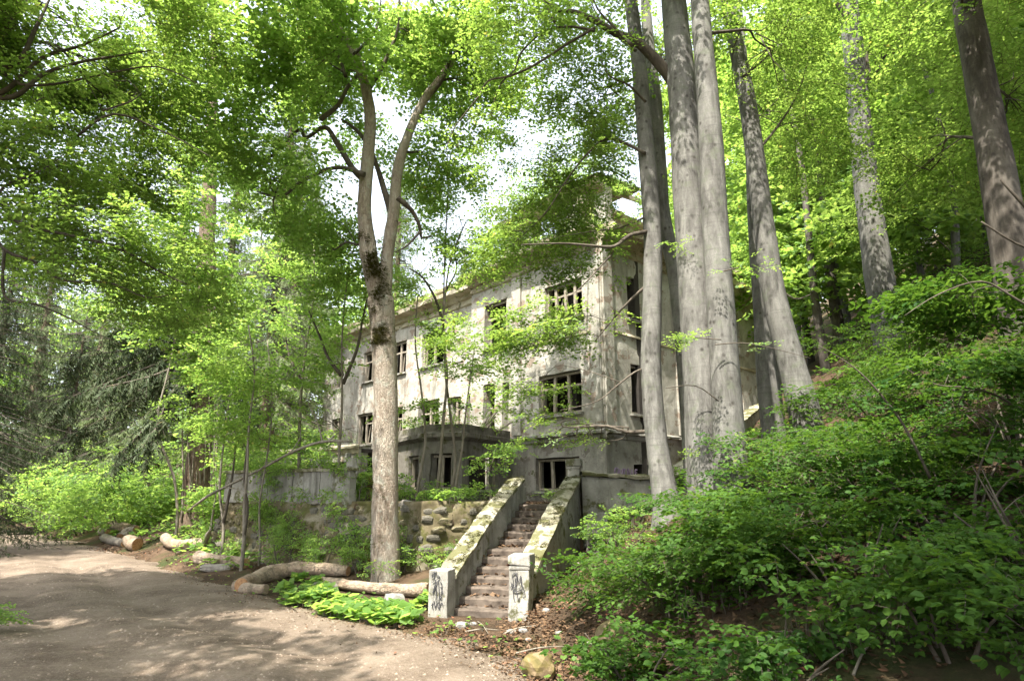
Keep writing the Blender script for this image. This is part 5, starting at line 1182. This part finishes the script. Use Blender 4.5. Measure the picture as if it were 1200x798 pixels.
R_ = [ # px, Y, radius, height, sprays, label
 (722, 9.6, .8, .75, 110, 'small green beech bush beside the right foot of the stairs'),
 (790, 8.6, .95, .95, 190, 'bright spreading beech bush low in front of the cluster'),
 (850, 9.6, .9, .9, 150, 'beech bush hiding the foot of the pocked trunk'),
 (745, 7.3, .75, .55, 90, 'low beech bush over the tan boulder near the lower edge'),
 (905, 7.8, 1.1, 1.0, 220, 'broad beech bush right of the tan boulder'),
 (940, 10.4, 1.2, 1.2, 220, 'dense bush below the leaning beech'),
 (1000, 6.6, 1.1, .95, 210, 'near beech bush in the lower right quarter'),
 (1020, 9.0, 1.3, 1.3, 260, 'tall bush in the middle of the right slope'),
 (1120, 7.6, 1.3, 1.3, 280, 'thick bush at the lower right with layered leaves'),
 (1040, 12.5, 1.5, 1.5, 240, 'bush at the foot of the lone pale beech'),
 (1150, 10.4, 1.6, 1.7, 300, 'tall dense bush below the dark right trunk'),
 (1210, 8.2, 1.2, 1.6, 240, 'bush crossing the right edge of the photograph'),
 (1230, 6.0, 1.0, 1.3, 200, 'near dark bush at the right border'),
 (1090, 5.7, .9, .75, 130, 'low bush at the bottom edge right of centre'),
 (900, 6.0, .7, .45, 60, 'sparse low beech seedlings on the litter at the bottom'),
 (860, 12.8, 1.0, .9, 120, 'bush behind the pocked trunk at the foot of the wing wall'),
 (1110, 14.6, 1.8, 1.9, 260, 'bush higher on the slope right of the lone pale beech'),
 (1200, 14.5, 2.0, 2.2, 280, 'bush behind the dark right trunk'),
 (1060, 20.5, 2.3, 1.8, 200, 'upper bush on the shady slope behind the lone beech'),
 (1180, 20, 2.6, 3.0, 260, 'large upper bush near the right edge'),
 (800, 12.9, .7, .6, 50, 'low bush between the feet of the cluster trunks'),
]
for i, (px, Y_, rx, h_, n_, lb) in enumerate(R_):
    k = 1.0 if Y_ < 8.5 else .62 if Y_ < 12 else .4
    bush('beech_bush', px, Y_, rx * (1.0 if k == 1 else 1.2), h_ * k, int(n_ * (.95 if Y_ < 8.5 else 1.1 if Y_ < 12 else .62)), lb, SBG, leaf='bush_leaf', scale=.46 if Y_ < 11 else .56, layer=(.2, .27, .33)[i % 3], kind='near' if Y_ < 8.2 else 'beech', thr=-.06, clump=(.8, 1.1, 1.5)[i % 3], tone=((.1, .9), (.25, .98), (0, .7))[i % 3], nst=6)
# one branch of large pale leaves hanging in from the right
T = Tree('young_beech', (8.2, 8.6, Hs(8.2, 8.6)), 'young beech at the right edge with long arching shoots of big pale leaves', 'young tree', None, 'twig', 'bush_leaf', 'near', 0, 'twig')
T.stem([Vector((8.2, 8.6, Hs(8.2, 8.6) - .3)), Vector((8.0, 8.5, 4)), Vector((7.5, 8.4, 5.4)), Vector((6.9, 8.4, 6.4))], [.06, .05, .035, .015], 8, .1)
for pp, w in (([(1250, 520), (1180, 470), (1140, 455), (1095, 450), (1050, 425)], 3), ([(1240, 380), (1190, 350), (1150, 330), (1100, 345), (1060, 370)], 3), ([(1230, 300), (1190, 285), (1150, 260)], 3), ([(1090, 560), (1060, 500), (1030, 460), (1000, 430), (960, 405)], 3)):
    P = pts(7.6, *pp); T.bough(P, [.018, .015, .012, .008, .004][:len(P)], 6)
T.pxblob(1110, 440, 7.6, 85, 20, .5, 62, scale=.5, limbs=3); T.pxblob(1130, 345, 8.4, 75, 35, .8, 110, scale=.6, limbs=4); T.pxblob(1170, 240, 8.8, 60, 30, .8, 70, scale=.6, limbs=3); T.pxblob(1010, 440, 8.4, 60, 14, .4, 30, scale=.45, limbs=2); T.pxblob(1160, 480, 7.4, 60, 26, .6, 60, scale=.5)
T.done()
UL = 'green undergrowth beside the track on the left'
for px, Y_, rx, h_, n_, lb in ((100, 33, 3.1, 3.4, 430, 'big light green bush left of the old brown trunk'), (150, 30, 2.4, 2.3, 330, 'rounded light bush above the cut logs'), (70, 38, 3.2, 3.2, 330, 'light bush beside the bend of the track'), (40, 46, 3.2, 2.6, 190, 'green bush at the vanishing point of the track'), 
                              (275, 24.5, 1.3, 1.5, 110, 'bush between the old trunk and the parapet'), (90, 44, 3.6, 5.0, 280, 'tall leafy bush behind the light ones on the left'), (130, 38, 3.2, 4.4, 280, 'tall bush in front of the low dark spruce'), (190, 31, 2.6, 3.5, 220, 'tall bush behind the old trunk'), (330, 25, 2.2, 2.6, 240, 'bush growing behind the parapet')):
    bush('leafy_bush', px, Y_, rx, h_, n_, lb, UL, leaf='maple_leaf', kind='maple', scale=.85, layer=0, clump=.8)
for px, Y_, rx, h_, n_, lb in ((475, 18.2, .5, .5, 30, 'weeds on the terrace left of the bay'), (560, 16.9, .55, .35, 40, 'weeds hanging over the wall top beside the stairs'), (528, 16.6, .6, .3, 44, 'weeds on the wall top below the right bay window'), (500, 18.4, .7, .5, 40, 'weeds under the middle bay window'), (655, 17.8, .7, .22, 44, 'low weeds at the head of the stairs'), (420, 17.3, .5, .7, 40, 'bush on the wall behind the maple trunk'), (545, 15.4, .5, .5, 26, 'creeper tuft on the rubble wall beside the stairs'), (470, 15.5, .5, .6, 40, 'weeds right of the maple trunk foot'), (710, 13.6, .5, .5, 40, 'seedlings at the foot of the wing wall'), (735, 11.6, .6, .7, 60, 'leafy seedling beside the slim beech foot'), (380, 16.4, .6, .9, 46, 'bush against the mossy wall left of the maple'), (340, 17.5, .5, 1.0, 36, 'weeds climbing the mossy wall'), (445, 14.7, .35, .4, 20, 'tuft at the left foot of the maple trunk'), (505, 15.3, .6, .3, 30, 'weeds at the base of the rubble wall'), (8, 10.6, .45, .3, 34, 'grass tuft on the left border of the track'), (430, 15.9, .5, .5, 26, 'thin weeds behind the maple trunk foot')):
    bush('weeds', px, Y_, rx, h_, n_, lb, 'weeds along the terrace wall', leaf='maple_leaf', kind='maple', scale=.3, layer=0, nst=3, cat='weed', clump=1.6)

# ------------------------------------------------------------------ ground cover and litter
def cover(name, label, n, region, size, m, seed, hgt=(.05, .25), round_=True, tone=(0, 1), cl=1.2, thr=0.0):
    """single broad leaves on thin stalks near the ground"""
    r = np.random.default_rng(seed); V = []; F = []; MI = []; TT = []; c = 0; tries = 0
    while c < n and tries < n * 12:
        tries += 1; x, y = region(r)
        if noise.noise(Vector((x * cl, y * cl, seed))) < thr: continue
        z = Hs(x, y) if False else None; V.append((x, y)); c += 1
    XY = np.array(V); Z = H(XY[:, 0], XY[:, 1]); V = []; ns = 6 if round_ else 4
    for i in range(len(XY)):
        s = size * r.uniform(.5, 1.2); hh = r.uniform(*hgt); a = r.uniform(0, 6.28); tx, ty = r.normal(0, .3, 2); p = np.array([XY[i, 0] + r.normal(0, .03), XY[i, 1] + r.normal(0, .03), Z[i] + hh])
        u = np.array([math.cos(a), math.sin(a), tx]); v = np.array([-math.sin(a), math.cos(a), ty]); b = len(V)
        if round_: 
            k = [(-.42, 0), (-.5, -.42), (.1, -.58), (.55, 0), (.1, .58), (-.5, .42)]; V.extend([p + s * (u * q[0] + v * q[1]) + np.array([0, 0, s * (.12 if abs(q[1]) > .1 else 0)]) for q in k]); F.append((b, b + 1, b + 2, b + 3)); F.append((b, b + 3, b + 4, b + 5)); MI += [0, 0]; t_ = r.uniform(*tone); TT += [t_, t_]
        else:
            k = [(-.5, 0), (0, -.3), (.5, 0), (0, .3)]; up = r.uniform(-.25, .25); V.extend([p + s * (u * q[0] + v * q[1]) + np.array([0, 0, s * up if abs(q[1]) > .1 else 0]) for q in k]); F.append((b, b + 1, b + 2, b + 3)); MI.append(0); TT.append(r.uniform(*tone))
        if hh > .07:
            b = len(V); g = np.array([XY[i, 0], XY[i, 1], Z[i] - .02]); w = np.array([.004, 0, 0]); V.extend([g - w, g + w, p + w, p - w]); F.append((b, b + 1, b + 2, b + 3)); MI.append(1); TT.append(.5)
    o = np_mesh(name, np.array(V), np.array(F), [M[m], M['twig']], None, MI, attr=TT); return tag(o, label, None, None, 'stuff')
def px_region(poly, z=.1):
    P = [tuple(gz(x, y, z)[:2]) for x, y in poly]; xs = [p[0] for p in P]; ys = [p[1] for p in P]
    def f(r):
        while True:
            x, y = r.uniform(min(xs), max(xs)), r.uniform(min(ys), max(ys))
            if inside(np.array([[x, y]]), P)[0]: return x, y
    return f
cover('ground_cover', 'bright broad coltsfoot leaves carpeting the verge in front of the logs', 1150, px_region([(318, 698), (345, 682), (372, 684), (395, 704), (430, 710), (508, 708), (505, 728), (440, 727), (380, 718)]), .17, 'maple_leaf', 5, (.03, .2), tone=(.2, .9), thr=-.12)
cover('ground_cover', 'broad green leaves between the cut logs and the old trunk', 1400, px_region([(110, 622), (200, 628), (290, 650), (330, 655), (290, 672), (225, 668), (190, 645), (120, 632)]), .17, 'maple_leaf', 6, (.05, .28), tone=(.1, .8), thr=-.1)
cover('ground_cover', 'low green plants on the bank above the logs', 520, px_region([(400, 660), (460, 668), (520, 690), (540, 680), (480, 655), (340, 650)]), .13, 'maple_leaf', 7, (.04, .3), tone=(0, .8), thr=-.05)
cover('ground_cover', 'green seedlings strewn over the right slope', 5200, lambda r: ((lambda y: (r.uniform(.12, .85) * y, y))(r.uniform(6.0, 22))), .11, 'bush_leaf', 8, (.03, .35), tone=(0, .7), thr=.08, cl=.6)
cover('ground_cover', 'grass and weeds along the left edge of the track', 500, px_region([(0, 610), (60, 607), (130, 618), (90, 628), (40, 614)], .1), .2, 'maple_leaf', 9, (.05, .3), thr=-.3)
def litter_region(r):
    while True:
        y = r.uniform(5.5, 17); x = r.uniform(-.2, 9.0)
        s = sdist(np.array([[x, y]]), EDGE)[0]
        if s > -.5 and r.random() < math.exp(-max(0, x - 3) * .25) and x / y < .85: return x, y
cover('leaf_litter', 'dry brown leaves covering the slope right of the stairs', 12000, litter_region, .085, 'litter', 10, (.0, .035), round_=False, thr=-.4)
cover('leaf_litter', 'dead leaves blown along the right verge of the track', 1500, px_region([(500, 735), (640, 735), (720, 798), (560, 798), (600, 770), (480, 745)], 0.02), .07, 'litter', 12, (.0, .03), round_=False, thr=-.2)
cover('leaf_litter', 'brown leaf litter on the left bank under the trees', 4500, lambda r: ((lambda t, s: (-3.5 - 14 * t + .55 * s, 14.3 + 12.4 * t + .75 * s))(r.random(), r.uniform(.1, 4.5))), .09, 'litter', 13, (.0, .03), round_=False, thr=-.3)
cover('leaf_litter', 'thin scatter of brown leaves and bits over the edge of the track', 2600, lambda r: ((lambda k, t: (EDGE[k][0] * (1 - t) + EDGE[k + 1][0] * t + r.normal(-.1, .45), EDGE[k][1] * (1 - t) + EDGE[k + 1][1] * t + r.normal(-.1, .45)))(r.integers(2, 9), r.random())), .05, 'litter', 14, (.03, .05), round_=False, thr=-.5)
cover('ground_cover', 'small green seedlings along the edge of the track', 420, lambda r: ((lambda k, t: (EDGE[k][0] * (1 - t) + EDGE[k + 1][0] * t + r.normal(.25, .3), EDGE[k][1] * (1 - t) + EDGE[k + 1][1] * t + r.normal(.25, .3)))(r.integers(2, 9), r.random())), .07, 'maple_leaf', 15, (.03, .12), thr=.05, cl=2)
# leaves and dirt on the treads
def step_litter():
    r = np.random.default_rng(77); P = []
    for i in range(NL + NU):
        u0 = i * RUN + (LAND if i >= NL else 0); z = (i + 1) * RISE; k = 34 if i != NL - 1 else 90
        for _ in range(k): 
            v = (r.beta(.6, .6) - .5) * 1.08; u = u0 + .03 + (RUN - .04 + (LAND if i == NL - 1 else 0)) * (1 - r.random() ** 2 * 1.0); P.append(tuple(S0 + SA * u + SR * v + Vector((0, 0, z + .012 + r.uniform(0, .02)))))
    V = []; F = []; TT = []
    for p in P:
        a = r.uniform(0, 6.28); s = r.uniform(.03, .075); u = np.array([math.cos(a), math.sin(a), r.normal(0, .3)]) * s; v = np.array([-math.sin(a), math.cos(a), r.normal(0, .3)]) * s * .5; b = len(V); p = np.array(p); V += [p - u, p - v, p + u, p + v]; F.append((b, b + 1, b + 2, b + 3)); TT.append(r.random())
    o = np_mesh('leaf_litter', np.array(V), np.array(F), M['litter'], attr=TT); tag(o, 'brown leaves drifted on the stair treads', None, None, 'stuff')
step_litter()

# ------------------------------------------------------------------ logs, blocks, boulders, rubble
def log(line, rads, label, group=None, cut=(True, True), m='log_bark', name='log', sides=16, stub=None):
    P = [Vector(p) for p in line]; Q, Rr = spline(P, rads, 4); root = empty(name, Q[0], label, 'log', group); mb = MB(); Rr = [q * (1 + .10 * noise.noise(p * 5)) for p, q in zip(Q, Rr)]; mb.tube(Q, Rr, sides, .22, sub=1, nsc=4, cap=True); mb.build('bark', M[m], root)
    for e, (i, j) in enumerate(((0, 1), (-1, -2))):
        if not cut[e]: continue
        d = (Q[i] - Q[j]).normalized(); c = Q[i] + d * .004; u = d.cross(Vector((0, 0, 1))).normalized(); v = d.cross(u); b = MB(); V = [c + d * .004]; n = 18
        for k in range(n): a = 2 * math.pi * k / n; V.append(c + (u * math.cos(a) + v * math.sin(a)) * Rr[i] * .93)
        b.add(V, [(0, k + 1, (k + 1) % n + 1) for k in range(n)]); b.build('cut_end', M['cut'], root)
    if stub:
        for s_ in stub: b = MB(); b.tube(s_[0], s_[1], 8, .15); b.build('branch_stub', M[m], root)
    return root
LGp = 'felled logs beside the track'
log([on(378, 680, lift=.12), on(400, 684, lift=.13), on(440, 689, lift=.13), on(480, 691, lift=.13), on(503, 691, lift=.13)], [.09, .10, .105, .11, .125], 'long slim log with an orange cut end pointing at the stairs', LGp, (False, True))
log([on(283, 686, lift=.16), on(302, 677, lift=.17), on(330, 669, lift=.17), on(355, 666, lift=.16), on(382, 667, lift=.14), on(408, 669, lift=.12)], [.17, .17, .18, .16, .14, .11], 'thick pale crooked log lying sunlit among the coltsfoot', LGp, (True, True))
log([on(278, 687, lift=.1), on(292, 690, lift=.1), on(312, 690, lift=.1)], [.14, .13, .10], 'short stained log end lying under the thick pale one', LGp, (True, False))
log([on(232, 652, lift=.15), on(250, 655, lift=.18), on(270, 658, lift=.15), on(288, 660, lift=.12)], [.16, .14, .16, .14], 'split pale log with an orange patch before the grey slab', LGp, (True, True))
log([on(230, 656, lift=.08), on(250, 660, lift=.08), on(262, 660, lift=.07)], [.10, .10, .09], 'brown short log tucked beneath the split pale log', LGp, (False, True))
log([on(194, 630, lift=.25), on(200, 636, lift=.2), on(215, 638, lift=.17), on(235, 636, lift=.16), on(262, 639, lift=.12)], [.17, .17, .16, .13, .08], 'grey crooked log whose upturned orange end faces the track', LGp, (True, False))
log([on(287, 652, lift=.02), on(287, 640, lift=.28)] , [.16, .14], 'upright bark covered stub at the foot of the grey double stem', LGp, (False, False))
log([on(161, 638, lift=.2), on(157, 636.5, lift=.24), on(150, 633, lift=.26)], [.23, .23, .2], 'round log with its orange disc facing the track', LGp, (True, False))
log([on(128, 613, lift=.25), on(142, 617, lift=.3), on(160, 620, lift=.2)], [.2, .2, .16], 'topmost brown log of the little heap by the bank', LGp, (True, True))
log([on(142, 630, lift=.15), on(150, 624, lift=.25), on(158, 622, lift=.25)], [.22, .2, .17], 'pale log end leaning in the middle of the heap', LGp, (True, True), m='pale_stem')
log([on(118, 622, lift=.2), on(127, 624, lift=.2)], [.16, .15], 'short pale log chunk left in the heap', LGp, (True, True), m='pale_stem')
log([on(122, 630, lift=.1), on(135, 634, lift=.12), on(146, 637, lift=.1)], [.18, .17, .14], 'lowest grey log of the heap by the bank', LGp, (True, True), m='pale_stem')
log([on(238, 644, lift=0), on(243, 628, lift=.5), on(247, 620, lift=.8)], [.1, .07, .03], 'splintered pale stake rising over the crooked log', LGp, (False, False), m='pale_stem')
log([on(52, 600, lift=.3), on(57, 600, lift=.3)], [.42, .4], 'dark round log end by the far bushes', LGp, (True, True), m='old_bark')
def rock(name, label, cat, c, size, mt, seed=0, group=None, boxy=0, amp=.25, sub=3, rot=0):
    bm = bmesh.new(); bmesh.ops.create_icosphere(bm, subdivisions=sub, radius=1)
    for v in bm.verts:
        p = v.co.copy()
        if boxy: k = max(abs(p.x), abs(p.y), abs(p.z)); p = p.lerp(p / k * .85, boxy)
        n_ = noise.noise(p * 1.1 + Vector((seed * 3.7, 1, 2))) * amp + noise.noise(p * 3 + Vector((seed, 0, 0))) * amp * .3
        p = p * (1 + n_); p.rotate(Matrix.Rotation(rot, 3, 'Z')); v.co = Vector((p.x * size[0], p.y * size[1], p.z * size[2]))
    me = bpy.data.meshes.new(name); bm.to_mesh(me); bm.free(); me.materials.append(M[mt]); me.polygons.foreach_set('use_smooth', [not boxy] * len(me.polygons))
    o = bpy.data.objects.new(name, me); COL.objects.link(o); o.location = c; return tag(o, label, cat, group)
q = gz(632, 796, .0); rock('boulder', 'rounded yellow and tan boulder on the verge at the lower edge', 'boulder', q + Vector((0, .15, .09)), (.20, .18, .16), 'yellow_rock', 3, boxy=.25, amp=.38, rot=.5)
q = on(724, 762); rock('boulder', 'tan mossy boulder half hidden under the low beech bush', 'boulder', q + Vector((0, .1, .12)), (.26, .22, .22), 'tan_rock', 4, amp=.2)
q = on(462, 714); rock('concrete_block', 'squarish grey concrete block left of the stair foot', 'block', q + Vector((0, 0, .12)), (.20, .17, .17), 'pale_stone', 5, boxy=.85, amp=.07, rot=.3)
q = on(254, 668); rock('stone_slab', 'grey flat slab in the verge below the split log', 'slab', q + Vector((0, 0, .06)), (.5, .25, .11), 'stone', 6, boxy=.7, amp=.1, rot=.1)
q = on(398, 690); rock('stone_slab', 'grey flat stone at the left end of the slim log', 'slab', q + Vector((-.25, -.1, .06)), (.35, .2, .10), 'stone', 7, boxy=.6, amp=.1)
q = on(427, 662); rock('concrete_block', 'pale concrete lump at the left foot of the maple', 'block', q + Vector((0, 0, .15)), (.2, .2, .22), 'stone', 8, boxy=.6, amp=.2)
for i, (px, py, sx, lb) in enumerate(((554, 732, .07, 'pale stone at the foot of the stairs'), (541, 735, .13, 'flat pale chip in front of the left post'), (613, 740, .08, 'small pale stone in front of the right post'), (600, 742, .09, 'grey pebble left of the small pale stone'), (619, 750, .05, 'white pebble nearest to the boulder'), (704, 652, .16, 'grey stone on the litter slope above the bush'), (675, 662, .1, 'small stone on the litter slope'), (640, 716, .07, 'brownish pebble beside the right post'), (640, 645, .07, 'little white chip against the outer cheek wall'), (690, 640, .12, 'stone under the footing lip'), (160, 605, .2, 'white stone on the dark bank'), (180, 608, .22, 'flat white stone on the dark bank'), (150, 602, .15, 'small grey stone high on the dark bank'), (690, 755, .07, 'dark stone beyond the boulder'), (655, 742, .06, 'pebble at the verge right of the posts'), (222, 590, .4, 'large pale stone behind the roots of the old trunk'), (1020, 470, .5, 'tan stone patch upslope'), (1035, 465, .4, 'tan rock beside the lone beech foot'), (490, 720, .06, 'dark debris beside the concrete block'))):
    q = on(px, py); rock('stone', lb, 'stone', q + Vector((0, 0, sx * .2)), (sx, sx * .75, sx * .5), 'pale_stone' if i < 12 else 'stone', 20 + i, 'loose stones', boxy=.4, amp=.25, sub=2)
# gravel on the track
r = np.random.default_rng(55); V = []; F = []
cnt = 0
for _ in range(5200):
    y = 4.5 + 16 * r.random() ** 1.4; x = r.uniform(-.75, .3) * y
    s = sdist(np.array([[x, y]]), EDGE)[0]
    if s > .5 : continue
    z = float(road_z(np.array([x]), np.array([y]))[0]); z = max(z, Hs(x, y) - .16); w = r.uniform(.006, .02) * (1 + .03 * y); b = len(V); a = r.uniform(0, 6.28)
    for k in range(5): V.append((x + math.cos(a + k * 1.257) * w * r.uniform(.7, 1.2), y + math.sin(a + k * 1.257) * w * r.uniform(.7, 1.2), z - .002))
    V.append((x, y, z + w * .7)); F += [(b + k, b + (k + 1) % 5, b + 5) for k in range(5)]
o = np_mesh('gravel', np.array(V), np.array(F), M['pebble']); tag(o, 'loose gravel scattered over the dirt track', None, None, 'stuff')
# twigs on the verge
for i, (x0, y0, x1, y1) in enumerate(((545, 740, 585, 738), (560, 728, 572, 742), (590, 742, 628, 733), (605, 765, 665, 757), (1000, 790, 1030, 745))):
    mb = MB(); p0, p1 = on(x0, y0, lift=.02), on(x1, y1, lift=.03); mb.tube([p0, (p0 + p1) / 2 + Vector((0, .04, .02)), p1], [.012, .01, .005], 5, .2); tag(mb.build('twig', M['pale_stem']), ['longest pale twig lying across the stair foot', 'short twig pointing up at the stair foot', 'thin twig before the right post', 'brown twig near the yellow boulder', 'bent root like twig under the near bush'][i], 'twig')

# ------------------------------------------------------------------ the wood goes on beside and behind the photographer
OG = 'tall beeches arching over the track around the viewpoint'
osrc = bg_beech(1500, 12, 19, 5.2, 1100, 9, 'tall beech arching over the right side of the track', OG, z0=.52, scale=1.1)
random.seed(99)
for x, y, s_, k in ((9.0, 1.0, 1.1, 0), (13.0, 7.0, 1.1, 0), (1.5, -3.0, 1.05, 0), (6.0, -4.0, 1.0, 0), (16, 12, 1.1, 0), (-15, 7, 1.0, 0), (-12, -7, 1.05, 0), (4.5, -4.5, 1.0, 0), (-10.5, -1.5, .95, 0), (-3.5, -9, 1.1, 0), (15, -2, 1.1, 0), (9, -10, 1.1, 0)):
    o = copy_tree(osrc); o.location = (x, y, Hs(x, y)); o.rotation_euler = (0, 0, random.uniform(0, 6)); o.scale = (s_, s_, s_); o['label'] = 'tall beech with a high crown arching over the viewpoint'

# rubble and dead wood on the bank
r_ = random.Random(5)
for i in range(46):
    px = r_.uniform(250, 520); py = r_.uniform(645, 668) if px > 330 else r_.uniform(635, 650); q = on(px, py); sx = r_.uniform(.05, .2)
    if q.y > 16.2 and q.x > -3: continue
    rock('stone', 'broken stone lying on the bank below the terrace walls', 'stone', q + Vector((0, 0, sx * .15)), (sx, sx * .8, sx * .55), 'stone', 60 + i, 'rubble on the bank', boxy=.5, amp=.3, sub=2, rot=r_.uniform(0, 3))
for i in range(12):
    px = r_.uniform(200, 400); q = on(px, r_.uniform(636, 655)); a = r_.uniform(-.6, .6); L = r_.uniform(.6, 1.8); mb = MB(); e = q + Vector((math.cos(a) * L, math.sin(a) * L, r_.uniform(.1, .7))); mb.tube([q, (q + e) / 2 + Vector((0, 0, r_.uniform(-.1, .15))), e], [.02, .015, .006], 5, .2); tag(mb.build('dead_stick', M['pale_stem']), 'bare dead stick lying about on the bank near the walls', 'stick', 'dead sticks on the bank')

# creepers and hanging plants on the garden walls
def wall_ivy(line, z0, z1, n, seed, label, out=.35, thr=.0, sc=.32):
    r = np.random.default_rng(seed); P = [np.array(p) for p in line]; A = []; YW = []
    while len(A) < n:
        k = r.integers(len(P) - 1); t = r.random(); q = P[k] * (1 - t) + P[k + 1] * t; d = P[k + 1] - P[k]; nn = np.array([d[1], -d[0]]) / np.hypot(*d); z = r.uniform(z0, z1)
        if noise.noise(Vector((q[0] * .8, q[1] * .8, z * 1.1 + seed))) < thr: continue
        o = out + .22 * (z1 - z) + r.normal(0, .06); A.append((q[0] + nn[0] * o, q[1] + nn[1] * o, z)); YW.append(math.atan2(nn[1], nn[0]) + r.normal(0, .9))
    n = len(A); v, f, m, tt = sprays(np.array(A), np.array(YW), r.normal(-.5, .5, n), r.normal(0, .5, n), sc * r.uniform(.5, 1.4, n), 'maple', seed=seed)
    o = np_mesh('creeper', v, f, [M['maple_leaf'], M['twig']], None, m, attr=tt); tag(o, label, kind='stuff')
wall_ivy(TW[2:4][::-1], .5, 2.2, 330, 5, 'leafy creepers over the mossy wall under the parapet', .3, .05)
wall_ivy(TW[:3][::-1], .5, 1.9, 150, 6, 'plants rooted in the rubble wall beside the stairs', .2, .14)
wall_ivy(TW[2:4][::-1], 2.0, 2.9, 110, 7, 'creepers hanging over the grey parapet', .12, .15, .28)
for px, Y_, rx, h_, n_, lb in ((350, 20.5, 1.2, 1.6, 130, 'leafy shrub behind the middle of the parapet'), (392, 19.5, .9, 1.5, 100, 'leafy shrub behind the right end of the parapet'), (300, 22.5, 1.2, 1.6, 130, 'leafy shrub behind the left part of the parapet'), (440, 19.2, .8, 1.0, 60, 'leafy shrub between bay and parapet')):
    bush('leafy_bush', px, Y_, rx, h_, n_, lb, 'shrubs behind the parapet', leaf='maple_leaf', kind='maple', scale=.5, layer=0, clump=.9)
